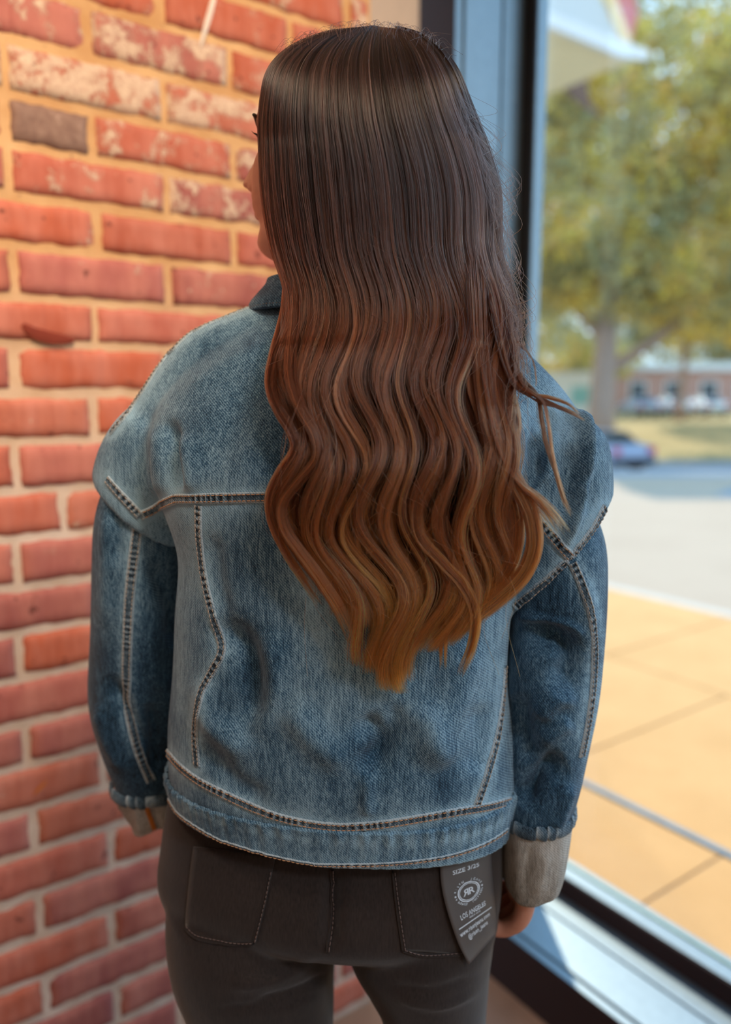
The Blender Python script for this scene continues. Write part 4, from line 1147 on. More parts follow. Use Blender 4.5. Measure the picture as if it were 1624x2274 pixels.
def arctext(s_, a_mid, span, rad, h, flip=False):
    n = len(s_)
    for i, ch in enumerate(s_):
        if ch == ' ': continue
        t_ = (i + 0.5) / n - 0.5; a = math.radians(a_mid - span * t_ * (-1 if flip else 1)); v, f = glyphs(ch, 1.0, align='CENTER')
        v = v * h; sgn = -1 if flip else 1
        r = rad + (v[:, 1] - 0.3 * h) * sgn; ta = v[:, 0] * sgn
        put(np.stack([CU + RU * (r * math.cos(a) + ta * math.sin(a)), CV - RV * (r * math.sin(a) - ta * math.cos(a))], 1), f)
textline('SIZE 3/25', 0.24, 0.76, 0.250, 0.040)
ringmark(0.74, 0.80); ringmark(0.84, 0.94)
arctext('RISEN  JEANS', 90, 150, 1.13, 0.26)
arctext('VINTAGE  INSPIRED', 270, 160, 1.13, 0.24, True)
for a in (0, 180): ringmark(1.06, 1.2, a - 4, a + 4, 4)
for mir in (False, True):
    v, f = glyphs('R', 1.0); v = v - np.array([v[:, 0].min() - 0.02, 0.36]); v *= np.array([0.95, 1.0])
    if mir: v[:, 0] *= -1
    put(np.stack([CU + v[:, 0] * RU * 0.92, CV - v[:, 1] * RV * 0.95], 1), f)
textline('LOS ANGELES', 0.22, 0.80, 0.655, 0.046)
textline('SINCE 2010', 0.40, 0.66, 0.683, 0.018)
put([(0.12, 0.708), (0.90, 0.708), (0.90, 0.719), (0.12, 0.719)], [(0, 1, 2, 3)])
def finebar(u0, u1, v0, v1, n=24):
    vv = []; 
    for i in range(n + 1):
        u = u0 + (u1 - u0) * i / n; vv += [(u, v0), (u, v1)]
    put(vv, [(2 * i, 2 * i + 1, 2 * i + 3, 2 * i + 2) for i in range(n)])
LV = LV[:-4]; LF = LF[:-1]; finebar(0.12, 0.92, 0.706, 0.718)
textline('www.risenjeans.com', 0.10, 0.86, 0.782, 0.042)
textline('@risen_jeans', 0.26, 0.78, 0.842, 0.042)
lt = mesh_obj('lettering', LV, LF, M_INK); lt.parent = card; lt['label'] = 'white printed emblem and lettering'

# ---------------------------------------------------------------- head, neck, hand
HC = Vector((-0.019, 0.732, 0)); HF = np.array([-0.925, 0.380, 0.0]); HS = np.array([-0.380, -0.925, 0.0])
Z0, Z1 = EYE + 0.121, EYE + 0.303
def curve1(keys, x):
    xs = [k[0] for k in keys]; ys = [k[1] for k in keys]
    return float(np.mean([np.interp(x + d, xs, ys) for d in (-0.03, -0.02, -0.01, 0, 0.01, 0.02, 0.03)]))
FR = [(0, .050), (.04, .074), (.10, .087), (.15, .087), (.20, .081), (.235, .082), (.275, .091), (.30, .085), (.33, .092), (.36, .086), (.40, .085), (.50, .083), (.58, .078), (.64, .079), (.69, .081), (.76, .072), (.84, .056), (.92, .036), (1, .004)]
BK = [(0, .012), (.1, .040), (.3, .066), (.5, .086), (.7, .093), (.85, .070), (.95, .036), (1, .006)]
SD = [(0, .026), (.06, .042), (.2, .055), (.4, .066), (.6, .072), (.75, .073), (.88, .058), (.96, .036), (1, .006)]
hr = []; NT_ = 110; NP = 144
for i in range(NT_):
    t_ = i / (NT_ - 1); ph = np.linspace(0, 2 * np.pi, NP, endpoint=False); c_, s_ = np.cos(ph), np.sin(ph)
    e = 0.92; fx = np.where(c_ > 0, curve1(FR, t_) * np.abs(c_) ** 1.12, curve1(BK, t_) * spow(c_, e)); sx = curve1(SD, t_) * spow(s_, e)
    front = np.clip(c_, 0, 1)
    amp = 0.0
    if 0.37 < t_ < 0.68:
        k1 = max(0, min(1, (t_ - 0.372) / 0.075)); k1 = k1 * k1 * (3 - 2 * k1); k2 = max(0, min(1, (t_ - 0.43) / 0.25)); amp = 0.0225 * k1 * (1 - k2) ** 1.15
    fx = fx + amp * np.exp(-(sx / (0.0155 - 0.004 * max(0, t_ - 0.4) * 4)) ** 2) * front
    fx = fx + 0.006 * np.exp(-((np.abs(sx) - 0.013) / 0.006) ** 2) * front * math.exp(-((t_ - 0.395) / 0.025) ** 2)   # nostril wings
    fx = fx - 0.010 * np.exp(-((np.abs(sx) - 0.031) / 0.013) ** 2) * front * math.exp(-((t_ - 0.585) / 0.055) ** 2)    # eye sockets
    fx = fx + 0.004 * np.exp(-((np.abs(sx) - 0.040) / 0.018) ** 2) * front * math.exp(-((t_ - 0.42) / 0.09) ** 2)      # cheeks
    r = np.array([HC.x, HC.y, Z0 + (Z1 - Z0) * t_]) + HF * fx[:, None] + HS * sx[:, None]; hr.append(r)
v, f = loft(hr); me_h = bpy.data.meshes.new('head'); me_h.from_pydata(v, [], f); me_h.update()
nk = [np.array([HC.x - 0.010 * (1 - k), HC.y + 0.012 * (1 - k), Z0 - 0.07 + 0.13 * k]) + np.stack([0.050 * np.cos(p_ := np.linspace(0, 2 * np.pi, 48, endpoint=False)), 0.052 * np.sin(p_), 0 * p_], 1) for k in np.linspace(0, 1, 12)]
nv, nf = loft(nk, cap=False); n_ = len(v); v += nv; f += [tuple(n_ + i for i in q) for q in nf]
me_h = bpy.data.meshes.new('head'); me_h.from_pydata(v, [], f); me_h.update()
bm = bmesh.new(); bm.from_mesh(me_h); bmesh.ops.recalc_face_normals(bm, faces=bm.faces); bm.to_mesh(me_h); bm.free()
head = part('head', me_h, M_SKIN)
# hairline: close cap over the top of the skull
cr_ = []
for i in range(NT_):
    t_ = i / (NT_ - 1)
    if t_ < 0.74: continue
    c0 = np.array([HC.x, HC.y, Z0 + (Z1 - Z0) * t_]); q = hr[i] - c0; l = np.linalg.norm(q[:, :2], axis=1)[:, None] + 1e-6
    fr_ = np.clip((q @ HF) / 0.08, 0, 1); g_ = 0.0030 - 0.0110 * fr_ * max(0, (0.86 - t_) / 0.12)
    r_ = hr[i] + q / l * g_[:, None]; r_[:, 2] += 0.0012 * t_; cr_.append(r_)
hcv, hcf = loft(cr_)
hcap = mesh_obj('hairline', hcv, hcf, simple('dark brown roots', (0.020, 0.011, 0.008), 0.6, 0, 0.3, 120, 0.3), None, True); under_person(hcap)
def hp_(f_, s_, t_): return Vector(np.array([HC.x, HC.y, Z0 + (Z1 - Z0) * t_]) + HF * f_ + HS * s_)
def ball(name, c, r, mat, parent, sc=(1, 1, 1)):
    bm = bmesh.new(); bmesh.ops.create_uvsphere(bm, u_segments=20, v_segments=12, radius=r)
    for q in bm.verts: q.co = Vector((q.co.x * sc[0], q.co.y * sc[1], q.co.z * sc[2])) + c
    me = bpy.data.meshes.new(name); bm.to_mesh(me); bm.free(); me.materials.append(mat); me.shade_smooth()
    o = bpy.data.objects.new(name, me); COL.objects.link(o); return under_person(o, parent)
for s_ in (-1, 1):
    ball('eye', hp_(0.058, 0.030 * s_, 0.585), 0.0118, M_EYE, head); ball('iris', hp_(0.0662, 0.030 * s_, 0.585), 0.0052, M_IRIS, head)
    m_ = MB(); m_.tube([hp_(0.079 - 0.012 * k, (0.012 + 0.034 * k) * s_, 0.668 + 0.03 * math.sin(k * 2.6)) for k in np.linspace(0, 1, 9)], [0.0012, 0.0022, 0.0026, 0.0026, 0.0024, 0.0022, 0.0018, 0.0014, 0.0006], 8)
    under_person(m_.build('eyebrow', M_BROW, None, True), head)
    m_ = MB()
    for k in np.linspace(0, 1, 16):
        a = hp_(0.0690 - 0.007 * abs(k - .4), (0.020 + 0.024 * k) * s_, 0.608 - 0.02 * abs(k - 0.5)); m_.tube([a, a + Vector(HF * 0.003) + Vector((0, 0, 0.001)), a + Vector(HF * 0.005) + Vector((0, 0, 0.003))], [0.0005, 0.0004, 0.0001], 4)
    tag(under_person(m_.build('eyelashes', M_BROW, None, True), head), kind='stuff')
    ear = ball('ear', hp_(-0.004, 0.071 * s_, 0.50), 0.016, M_SKIN, head, (1.0, 0.5, 1.75))
for t_, th_ in ((0.273, 0.0048), (0.325, 0.0040)):
    m_ = MB(); m_.tube([hp_(0.0865 - 0.010 * (k * k), 0.022 * k, t_) for k in np.linspace(-1, 1, 13)], [0.0008] + [th_ * (1 - 0.6 * abs(k)) for k in np.linspace(-0.85, 0.85, 11)] + [0.0008], 10)
    under_person(m_.build('lips', M_LIP, None, True), head)

def skin_hand(name, wrist, down, inn, fwd, side=1):
    """relaxed curled hand: palm + 4 separate fingers + thumb, grown with skin modifiers and fused"""
    down, inn, fwd = [Vector(x).normalized() for x in (down, inn, fwd)]
    def W_(a, b, c): return wrist + down * a + inn * b + fwd * c
    chains = [([W_(-0.04, 0, 0), W_(0, 0, 0), W_(0.03, 0, 0.001), W_(0.055, 0, 0.002)], [0.023, 0.021, 0.019, 0.017])]
    for k, (L, c0) in enumerate(((0.062, 0.030), (0.070, 0.011), (0.066, -0.009), (0.052, -0.027))):
        b = W_(0.062 - 0.004 * abs(k - 1.2), 0.0, c0); cur = b; d = down.copy(); pts = [W_(0.02, 0, c0 * 0.7), b]; rr = [0.0105, 0.0098]
        for fr_, ang in ((0.45, 0.55), (0.30, 0.75), (0.25, 0.55)):
            d = (d * math.cos(ang) + inn * math.sin(ang)).normalized() if abs(d.dot(inn)) < 0.5 else (d * math.cos(ang) + (inn * -d.dot(down) * 0 + (-down) * 0.6 + inn * 0.8).normalized() * math.sin(ang)).normalized()
            cur = cur + d * L * fr_; pts.append(cur.copy()); rr.append(rr[-1] * 0.93)
        chains.append((pts, rr))
    chains.append(([W_(0.008, 0.006, 0.022), W_(0.030, 0.014, 0.040), W_(0.052, 0.024, 0.045), W_(0.070, 0.030, 0.040)], [0.013, 0.0115, 0.0098, 0.0082]))
    parts_ = []
    for pts, rr in chains:
        q = catmull([list(p) for p in pts], 26); r2 = np.interp(np.linspace(0, 1, 26), np.linspace(0, 1, len(rr)), rr); m_ = MB()
        r2 = r2.copy(); r2[-1] *= 0.45; r2[-2] *= 0.85
        m_.tube([tuple(p) for p in q], list(r2), 16); parts_.append((m_.v, m_.f))
    me = fuse(parts_, 0.0016, 5); o = part(name, me, M_SKIN)
    return o
handR = skin_hand('hand', P(1180, 1905, 0.695), (-0.10, 0.30, -0.95), (-0.95, 0.25, -0.15), (0.15, 0.95, 0.1))
handL = skin_hand('hand', P(395, 1740, 0.820), (0.72, 0.66, -0.20), (0.2, -0.3, -0.9), (-0.6, 0.7, 0.2))
# ---------------------------------------------------------------- hair
t = NT('ombre auburn hair'); p = t.pos(); z = t.n('ShaderNodeSeparateXYZ', {'Vector': p}).outputs[2]
hi = t.n('ShaderNodeHairInfo'); rn = hi.outputs['Random']
zz = t.math('ADD', z, t.math('MULTIPLY', t.math('SUBTRACT', rn, 0.5), 0.16))
g = t.n('ShaderNodeMapRange', {'Value': zz, 'From Min': 0.98, 'From Max': 1.56}).outputs[0]
base = t.ramp(g, [(0.0, (0.66, 0.175, 0.030)), (0.22, (0.38, 0.086, 0.016)), (0.45, (0.125, 0.032, 0.011)), (0.75, (0.026, 0.0105, 0.008)), (1.0, (0.014, 0.0085, 0.008))])
lt_ = t.math('MULTIPLY', t.attr('tone'), t.n('ShaderNodeMapRange', {'Value': rn, 'From Min': 0.0, 'From Max': 1.0, 'To Min': 0.7, 'To Max': 1.4}).outputs[0])
base = t.n('ShaderNodeVectorMath', {0: base, 1: lt_}, operation='MULTIPLY').outputs[0]
hb = t.n('ShaderNodeBsdfHairPrincipled', {'Color': base, 'Roughness': 0.30, 'Radial Roughness': 0.45, 'Coat': 0.0, 'Random Roughness': 0.2, 'IOR': 1.55}, parametrization='COLOR') if False else None
hb = t.t.nodes.new('ShaderNodeBsdfHairPrincipled'); hb.model = 'CHIANG'; hb.parametrization = 'COLOR'
t.t.links.new(base, hb.inputs['Color']); hb.inputs['Roughness'].default_value = 0.22; hb.inputs['Radial Roughness'].default_value = 0.5
t.surf(hb.outputs[0]); M_HAIR = t.m
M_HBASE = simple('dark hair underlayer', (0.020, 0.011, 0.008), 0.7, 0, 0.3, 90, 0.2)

LK = [(55, 800), (62, 752), (75, 702), (100, 645), (130, 610), (165, 593), (210, 588), (260, 581), (330, 583), (420, 586), (500, 598), (570, 613), (640, 630), (720, 628), (800, 622), (900, 620), (1000, 622), (1100, 630), (1200, 650), (1300, 692), (1400, 738), (1500, 790), (1580, 840)]
RK = [(55, 870), (62, 905), (75, 940), (100, 975), (130, 1000), (165, 1018), (210, 1034), (260, 1052), (330, 1082), (400, 1104), (460, 1110), (540, 1106), (600, 1118), (660, 1136), (720, 1150), (800, 1150), (900, 1138), (1000, 1134), (1100, 1158), (1200, 1168), (1300, 1140), (1400, 1080), (1500, 1030), (1580, 980)]
_TB = {}
def ev(K, y):
    if id(K) not in _TB:
        yy = np.arange(30, 1700, 2.0); vv = np.interp(yy, [k[0] for k in K], [k[1] for k in K])
        if K[-1][0] > 10:
            for _ in range(3):
                m_ = np.minimum(12, np.maximum(0, ((yy - 50) / 6).astype(int))); cs = np.concatenate([[0], np.cumsum(vv)]); ix = np.arange(len(vv))
                lo = np.maximum(ix - m_, 0); hi_ = np.minimum(ix + m_ + 1, len(vv)); vv = (cs[hi_] - cs[lo]) / (hi_ - lo)
            _TB[id(K)] = (yy, vv)
        else: _TB[id(K)] = ([k[0] for k in K], [k[1] for k in K])
    return np.interp(y, *_TB[id(K)])
ENDK = [(0, 1330), (.06, 1420), (.12, 1475), (.2, 1470), (.28, 1500), (.36, 1560), (.45, 1572), (.55, 1545), (.62, 1480), (.70, 1510), (.78, 1470), (.84, 1390), (.92, 1330), (1, 1290)]
YK = [(40, .725), (60, .704), (80, .682), (110, .660), (150, .645), (200, .637), (260, .632), (330, .630), (420, .630), (520, .630), (620, .628), (700, .622), (780, .606), (860, .592), (950, .580), (1050, .575), (1200, .575), (1400, .577), (1600, .580)]
# depth of the cloth under the hair, sampled once on a coarse grid
bvh_head = bvh_of([me_h])
gx = np.arange(540, 1341, 20); gy = np.arange(40, 1621, 20)
FD = np.full((len(gy), len(gx)), np.nan)
for j, y in enumerate(gy):
    for i, x in enumerate(gx):
        best = 9
        for b_ in ((bvh_head,) if y < 600 else (bvh_body, bvh_sl, bvh_sr, bvh_col, bvh_head)):
            h, nn = cast(b_, x, y)
            if h is not None: best = min(best, h.y)
        if best < 9: FD[j, i] = best
for j in range(len(gy)):
    row = FD[j]; ok = ~np.isnan(row)
    if ok.any(): FD[j] = np.interp(gx, gx[ok], row[ok])
for j in range(len(gy)):
    if np.isnan(FD[j]).any():
        k = next((q for q in range(j, len(gy)) if not np.isnan(FD[q]).any()), None)
        FD[j] = FD[k] if k is not None else FD[j - 1]
def bl(a):
    b = np.pad(a, 1, mode='edge'); return (b[:-2, 1:-1] + b[2:, 1:-1] + b[1:-1, :-2] + b[1:-1, 2:] + 4 * b[1:-1, 1:-1]) / 8
F2 = FD.copy()
for _ in range(5): F2 = np.minimum(bl(F2), FD)
def field(x, y):
    fx = np.clip((x - gx[0]) / 20, 0, len(gx) - 1.001); fy = np.clip((y - gy[0]) / 20, 0, len(gy) - 1.001)
    i = fx.astype(int); j = fy.astype(int); a = fx - i; b = fy - j
    return (F2[j, i] * (1 - a) + F2[j, i + 1] * a) * (1 - b) + (F2[j + 1, i] * (1 - a) + F2[j + 1, i + 1] * a) * b
def hair_depth(x, y):
    L = ev(LK, y); R = ev(RK, y); c = (L + R) / 2; hw = np.maximum((R - L) / 2, 30) + 6
    q = np.clip(np.abs(x - c) / hw, 0, 0.995); k = np.interp(y, [0, 100, 300, 600, 760, 900], [0.02, 0.035, 0.065, 0.065, 0.03, 0.0])
    yh = ev(YK, y) + k * (1 - np.sqrt(1 - q * q)) - np.where(y < 760, (x - c) * 0.00001, 0)
    cl = field(x, y) - np.interp(y, [0, 500, 800], [0.010, 0.010, 0.013])
    k_ = 0.006; h_ = np.clip(0.5 + 0.5 * (cl - yh) / k_, 0, 1)       # smooth minimum of the two
    return (cl * (1 - h_) + yh * h_ - k_ * h_ * (1 - h_)) * (w := np.clip((y - 600) / 80, 0, 1)) + yh * (1 - w)
def unproj(x, y, Y):
    u = x - 812.0; v = y - 1137.0; fy_ = F_PX * CT - v * ST; fz = -(F_PX * ST + v * CT)
    return np.stack([u * Y / fy_, Y, EYE + fz * Y / fy_], -1)
hair = None
# dark underlayer: a closed soft volume just under the strands
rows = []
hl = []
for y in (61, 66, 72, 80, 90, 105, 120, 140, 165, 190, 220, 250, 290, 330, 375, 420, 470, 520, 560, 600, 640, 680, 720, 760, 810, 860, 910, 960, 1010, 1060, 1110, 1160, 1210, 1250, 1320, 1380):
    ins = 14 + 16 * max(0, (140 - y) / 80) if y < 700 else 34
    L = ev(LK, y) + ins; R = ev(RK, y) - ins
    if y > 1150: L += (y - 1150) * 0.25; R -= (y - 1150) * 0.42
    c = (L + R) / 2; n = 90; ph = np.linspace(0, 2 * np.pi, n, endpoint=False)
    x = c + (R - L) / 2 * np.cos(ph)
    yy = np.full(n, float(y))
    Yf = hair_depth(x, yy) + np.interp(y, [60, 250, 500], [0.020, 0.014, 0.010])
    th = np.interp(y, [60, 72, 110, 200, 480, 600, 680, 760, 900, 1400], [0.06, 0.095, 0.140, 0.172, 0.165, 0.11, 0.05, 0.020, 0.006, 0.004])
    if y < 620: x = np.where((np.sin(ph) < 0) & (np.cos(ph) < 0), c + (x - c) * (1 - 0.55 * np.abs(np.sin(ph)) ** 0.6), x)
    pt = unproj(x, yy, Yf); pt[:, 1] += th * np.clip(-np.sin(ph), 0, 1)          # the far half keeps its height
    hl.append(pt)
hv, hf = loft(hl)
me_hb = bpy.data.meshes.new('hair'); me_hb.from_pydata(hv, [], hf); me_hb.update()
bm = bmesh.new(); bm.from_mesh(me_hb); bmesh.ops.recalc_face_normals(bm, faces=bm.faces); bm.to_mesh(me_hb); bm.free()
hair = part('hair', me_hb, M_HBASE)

def curves_obj(name, P3, R3, parent, kind=None, tone=None):
    """P3 (N, n, 3) strands"""
    N, n, _ = P3.shape
    hc = bpy.data.hair_curves.new(name); hc.add_curves([n] * N)
    hc.attributes['position'].data.foreach_set('vector', P3.astype(np.float32).ravel())
    ra = hc.attributes.get('radius') or hc.attributes.new('radius', 'FLOAT', 'POINT')
    ra.data.foreach_set('value', R3.astype(np.float32).ravel())
    hc.materials.append(M_HAIR)
    ta = hc.attributes.new('tone', 'FLOAT', 'POINT'); tn = np.ones(N) if tone is None else tone
    ta.data.foreach_set('value', np.repeat(tn, n).astype(np.float32))
    o = bpy.data.objects.new(name, hc); COL.objects.link(o); under_person(o, parent)
    if kind: o['kind'] = kind
    return o
HR = np.random.RandomState(11)
TONE = None
def disc(n, sub=None):
    """strand positions inside a lock, gathered into fine sub-clumps that each have a tone"""
    global TONE
    sub = sub or max(4, n // 22)
    r = np.sqrt(HR.uniform(0, 1, sub)); a = HR.uniform(0, 2 * np.pi, sub); cx, cy = r * np.cos(a), r * np.sin(a)
    k = HR.randint(0, sub, n); rr = np.abs(HR.normal(0, 0.75 / np.sqrt(sub), n)); aa = HR.uniform(0, 2 * np.pi, n)
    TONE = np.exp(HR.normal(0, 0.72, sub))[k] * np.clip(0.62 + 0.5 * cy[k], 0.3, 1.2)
    return np.clip(cx[k] + rr * np.cos(aa), -1, 1), np.clip(cy[k] + rr * np.sin(aa), -1, 1)
def wiggle(N, s, amp, fr=(3, 9)):
    out = 0
    for k in range(3):
        out = out + np.sin(s[None, :] * HR.uniform(fr[0], fr[1], (N, 1)) * 2 + HR.uniform(0, 6.28, (N, 1))) / (k + 1)
    return out * amp
LAM = 335.0
def lock(u, N, layer, width, amp=1.0, phase=0.0, yend=None, drift=0.0, n=60, ug=None):
    ye0 = yend if yend else float(ev(ENDK, u)) + HR.uniform(-95, 12) - (70 * HR.uniform(0, 1) if layer else 0)
    s = np.linspace(0, 1, n) 
    ye = ye0 - np.abs(HR.normal(0, 26, N))
    y0 = 56 + 26 * HR.uniform(0, 1, N) ** 2 + 20 * abs(u - 0.45)
    y = y0[:, None] + (ye - y0)[:, None] * (s ** 1.35)[None, :]
    a, b = disc(N)
    L = ev(LK, y); R = ev(RK, y)
    cl = np.interp(y, [0, 250, 600, 800, 1000, 1250, 1450, 1560], [1.0, 0.92, 0.74, 0.54, 0.46, 0.46, 0.62, 0.85])
    uu = u + a[:, None] * width * cl + drift * np.clip((y - 500) / 700, 0, 1)
    if ug is not None: uu = uu + (ug - u) * 0.62 * np.clip((y - 560) / 450, 0, 1) * np.interp(y, [1300, 1500], [1, 0.5])
    x = L + (R - L) * np.clip(uu, -0.02, 1.02)
    A = amp * np.interp(y, [0, 520, 700, 850, 1000, 1200, 1600], [0, 0, 9, 22, 30, 34, 24])
    ph = 990 + phase + 14 * wiggle(1, s, 1.0, (1, 2))
    x = x + A * np.cos(2 * np.pi * (y - ph) / LAM)
    x = x + wiggle(N, s, 1.5) * (0.4 + y / 800)
    x = x + HR.normal(0, 8, (N, 1)) * np.clip((s - 0.86) / 0.14, 0, 1)[None, :] ** 2
    if N > 40:
        st_ = HR.uniform(0, 1, N) < 0.10; x[st_] += wiggle(st_.sum(), s, 5.0, (2, 7)) * np.clip((y[st_] - 300) / 500, 0, 1.3)
    Y = hair_depth(x, y)
    thk = np.interp(y, [0, 100, 400, 700, 900, 1200, 1500], [0.0015, 0.003, 0.0045, 0.006, 0.0085, 0.0095, 0.006])
    Y = Y - thk * (b[:, None] * 0.9 + 0.25) + (0.0055 if layer else -0.001) - 0.0035 * np.sin(2 * np.pi * (y - ph) / LAM) * np.clip((y - 600) / 300, 0, 1)
    fly = HR.uniform(0, 1, N) < 0.025
    if fly.any():
        k = fly.sum(); x[fly] += wiggle(k, s, 9.0, (1.5, 4)) * np.clip(y[fly] / 500, 0, 1.6); Y[fly] -= 0.003
    r = np.full(y.shape, 0.00014) * HR.uniform(0.7, 1.3, (N, 1)); r *= np.where(s > 0.93, (1 - s) / 0.07 * 0.8 + 0.2, 1)[None, :]
    return unproj(x, y, Y), r
NF = 34
us = (np.arange(NF) + 0.5) / NF + HR.uniform(-0.008, 0.008, NF)
edges = np.sort(np.concatenate([[0, 1], (np.arange(1, 12) / 12 + HR.uniform(-0.022, 0.022, 11))])); gph = HR.uniform(-34, 34, 12); gam = HR.uniform(0.75, 1.3, 12); glay = HR.uniform(-0.003, 0.003, 12)
for i, u in enumerate(us):
    g_ = min(int(np.searchsorted(edges, u, 'right') - 1), 11); ugc = (edges[g_] + edges[g_ + 1]) / 2
    P3, R3 = lock(u, 520, 0, 0.027 * HR.uniform(0.85, 1.35), gam[g_] * HR.uniform(0.9, 1.1) * (1 if u < 0.7 else 0.8), gph[g_] + HR.uniform(-9, 9) + 24 * (u - 0.4), drift=HR.uniform(-0.01, 0.01), ug=ugc)
    P3[:, :, 1] += 0 if P3 is None else glay[g_] * np.clip((1.36 - P3[:, :, 2]) / 0.1, 0, 1)
    curves_obj('hair_lock', P3, R3, hair, tone=TONE)
for i in range(20):
    u = (i + 0.5) / 20
    P3, R3 = lock(u, 420, 1, 0.042, HR.uniform(0.5, 1.0), HR.uniform(-60, 60), drift=HR.uniform(-0.02, 0.02))
    curves_obj('hair_lock', P3, R3, hair, tone=TONE)
# far side of the head (seen only from other places): the same hair falling over the skull away from the camera
def far_lock(u, N, width=0.045, n=36):
    a, b = disc(N); s = np.linspace(0, 1, n); ye = HR.uniform(560, 700, N); y0 = 58 + 20 * HR.uniform(0, 1, N) ** 2
    y = y0[:, None] + (ye - y0)[:, None] * (s ** 1.3)[None, :]; L = ev(LK, y) + 10; R = ev(RK, y) - 6
    fi = np.clip(u + a[:, None] * width, -0.02, 1.0) * math.radians(100); x = (L + R) / 2 + (R - L) / 2 * np.cos(fi) + wiggle(N, s, 1.5)
    th_ = np.interp(y, [56, 72, 110, 200, 480, 600, 680, 760], [0.05, 0.095, 0.140, 0.172, 0.165, 0.11, 0.05, 0.02])
    pt = unproj(x, y, hair_depth(x, y) + np.interp(y, [60, 250, 500], [0.014, 0.010, 0.006]) * np.clip(fi * 3, 0, 1.2)); pt[:, :, 1] += th_ * np.sin(fi) + 0.003 * (1 + b[:, None])
    curves_obj('hair_lock', pt, np.full(y.shape, 0.00018), hair, tone=TONE)
for i in range(18): far_lock((i + 0.5) / 18, 360, 0.05)
def guide_lock(pts, N, w, spread_end=1.0, lift=0.010, n=46, taper=0.15, root=None, thick=0.004):
    """free lock along a hand-placed path (px, py) over the cloth"""
    q = catmull(pts, n); s = np.linspace(0, 1, n); a, b = disc(N)
    T = np.gradient(q, axis=0); T /= np.linalg.norm(T, axis=1)[:, None]; Nn = np.stack([-T[:, 1], T[:, 0]], 1)
    wid = w * np.interp(s, [0, 0.15, 0.6, 1], [0.7, 1, 0.8, spread_end])
    L_ = 1 - np.abs(HR.normal(0, taper, N)); L_ = np.clip(L_, 0.4, 1)
    X = np.zeros((N, n)); Yp = np.zeros((N, n))
    for k in range(N):
        sk = s * L_[k]; X[k] = np.interp(sk, s, q[:, 0]) + a[k] * np.interp(sk, s, wid) * np.interp(sk, s, Nn[:, 0]); Yp[k] = np.interp(sk, s, q[:, 1]) + a[k] * np.interp(sk, s, wid) * np.interp(sk, s, Nn[:, 1])
    X += wiggle(N, s, 1.3); Yp += wiggle(N, s, 1.0)
    Y = hair_depth(X, Yp) - (lift + 0.008) * np.clip(s / 0.16, 0, 1)[None, :] + 0.008 - thick * b[:, None]
    r = np.full(X.shape, 0.00014) * HR.uniform(0.7, 1.2, (N, 1)); r *= np.where(s > 0.9, (1 - s) / 0.1 * 0.8 + 0.2, 1)[None, :]
    curves_obj('hair_lock', unproj(X, Yp, Y), r, hair, tone=TONE)
# the big curl on the right, sweeping back under
guide_lock([(1050, 480), (1062, 640), (1070, 800), (1085, 920), (1112, 1010), (1150, 1080), (1182, 1150), (1186, 1220), (1160, 1280), (1110, 1330), (1060, 1370), (1030, 1400)], 620, 26, 0.7, 0.008, 60)
guide_lock([(1035, 500), (1045, 700), (1062, 860), (1090, 990), (1130, 1080), (1150, 1160), (1140, 1240), (1100, 1300), (1050, 1330)], 420, 20, 0.8, 0.004, 60)
# outer flick lying on the shoulder
guide_lock([(1070, 560), (1100, 680), (1122, 780), (1150, 840), (1190, 875), (1235, 898), (1275, 918), (1302, 933)], 90, 9, 0.5, 0.008, taper=0.05)
guide_lock([(1075, 600), (1110, 740), (1135, 830), (1170, 870), (1220, 882), (1262, 896), (1290, 920)], 60, 6, 0.5, 0.010, taper=0.05)
guide_lock([(1080, 640), (1112, 780), (1140, 850), (1180, 880), (1208, 895), (1245, 905), (1290, 925)], 60, 4, 0.6, 0.012, taper=0.05)
guide_lock([(1120, 740), (1150, 830), (1190, 880), (1200, 930), (1212, 990), (1232, 1050), (1250, 1110), (1268, 1150)], 70, 7, 1.2, 0.010, taper=0.10)
guide_lock([(1125, 760), (1160, 850), (1205, 890), (1218, 940), (1226, 1000), (1240, 1060), (1256, 1110)], 40, 4, 1.2, 0.012, taper=0.12)
guide_lock([(1130, 740), (1160, 770), (1182, 800), (1190, 840), (1188, 862)], 16, 2, 1, 0.012)
guide_lock([(1060, 760), (1085, 900), (1110, 1000), (1150, 1070), (1195, 1110), (1230, 1150), (1256, 1190)], 200, 12, 2.2, 0.010, taper=0.14)
guide_lock([(1095, 620), (1128, 720), (1140, 800), (1132, 880), (1128, 950), (1120, 1000)], 240, 18, 0.8, 0.006)
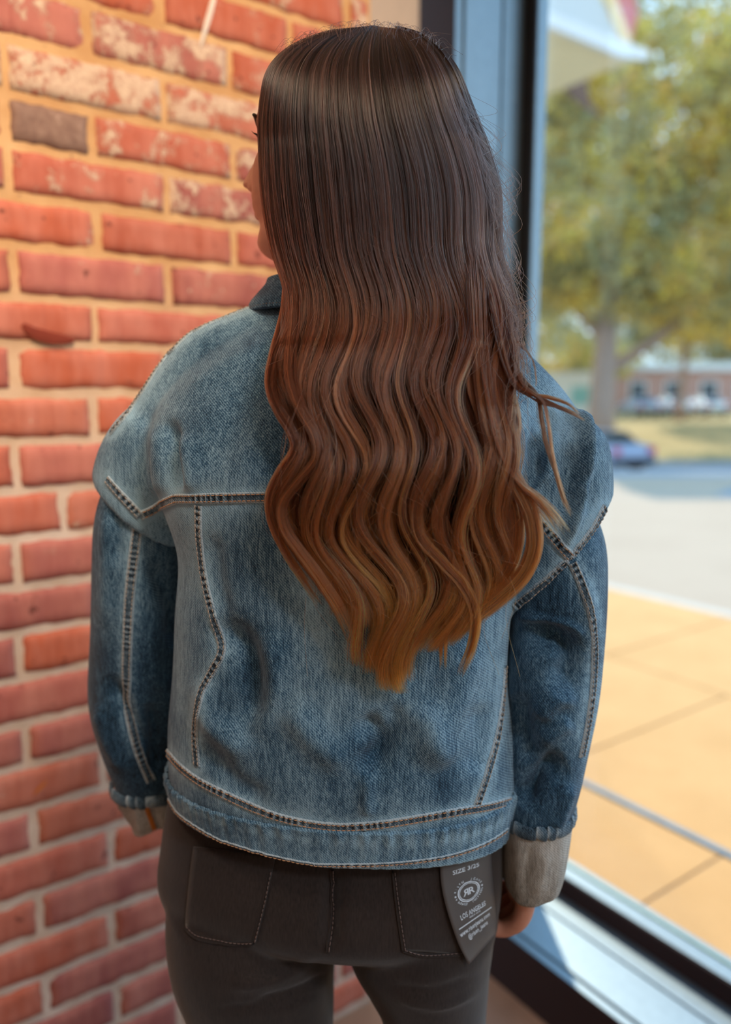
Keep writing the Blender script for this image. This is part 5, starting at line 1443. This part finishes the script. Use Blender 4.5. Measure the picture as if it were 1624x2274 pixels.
# left outer ribbons that swing clear of the back
guide_lock([(640, 600), (632, 700), (612, 780), (600, 850), (618, 910), (648, 960), (655, 1000), (622, 1050), (600, 1100), (606, 1160), (640, 1230), (680, 1290), (720, 1350)], 260, 12, 1.2, 0.006, 60)
guide_lock([(660, 560), (655, 700), (645, 820), (665, 900), (700, 965), (704, 1020), (660, 1075), (628, 1120), (634, 1175), (672, 1230), (716, 1290), (760, 1360), (790, 1430)], 340, 14, 1.2, 0.010, 60)
guide_lock([(940, 900), (975, 980), (960, 1060), (930, 1120), (935, 1190), (985, 1250), (1030, 1300), (1056, 1360), (1050, 1430), (1022, 1505)], 380, 17, 0.7, 0.010, 60)
guide_lock([(960, 1100), (1000, 1190), (1000, 1260), (985, 1330), (985, 1410), (985, 1490)], 200, 10, 1.0, 0.008)
# fine single hairs standing off the head and shoulders
def flyaways(N):
    X = []; Yp = []; n = 30; s = np.linspace(0, 1, n); D = []
    for k in range(N):
        r = HR.uniform()
        if r < 0.28:      # crown
            x0 = HR.uniform(640, 1000); y0 = float(np.interp(x0, [600, 645, 702, 752, 800, 870, 940, 975, 1018], [140, 100, 75, 62, 55, 55, 75, 100, 165])) + 4
            dx = HR.normal(0, 20) + (x0 - 830) * 0.10; q = [(x0, y0), (x0 + dx * 0.4, y0 - HR.uniform(2, 16)), (x0 + dx, y0 + HR.uniform(-10, 26))]
        elif r < 0.72:    # right edge
            y0 = HR.uniform(180, 760); x0 = float(ev(RK, y0)) - 12; l = HR.uniform(80, 260); o_ = HR.uniform(2, 34)
            q = [(x0, y0), (x0 + o_, y0 + l * 0.35), (float(ev(RK, y0 + l)) + o_ * HR.uniform(0.2, 1.6), y0 + l * 0.8), (float(ev(RK, y0 + l)) + HR.uniform(-20, 40), y0 + l)]
        else:             # over the lengths
            x0 = HR.uniform(640, 1150); y0 = HR.uniform(500, 1350); l = HR.uniform(60, 220)
            q = [(x0, y0), (x0 + HR.normal(0, 25), y0 + l * 0.4), (x0 + HR.normal(0, 50), y0 + l)]
        q = catmull(q, n); X.append(q[:, 0]); Yp.append(q[:, 1]); D.append(HR.uniform(0.010, 0.020))
    X = np.array(X); Yp = np.array(Yp); Y = hair_depth(X, Yp) - np.array(D)[:, None]
    r = np.full(X.shape, 0.00009)
    curves_obj('flyaway_hair', unproj(X, Yp, Y), r, hair, 'stuff')
flyaways(560)
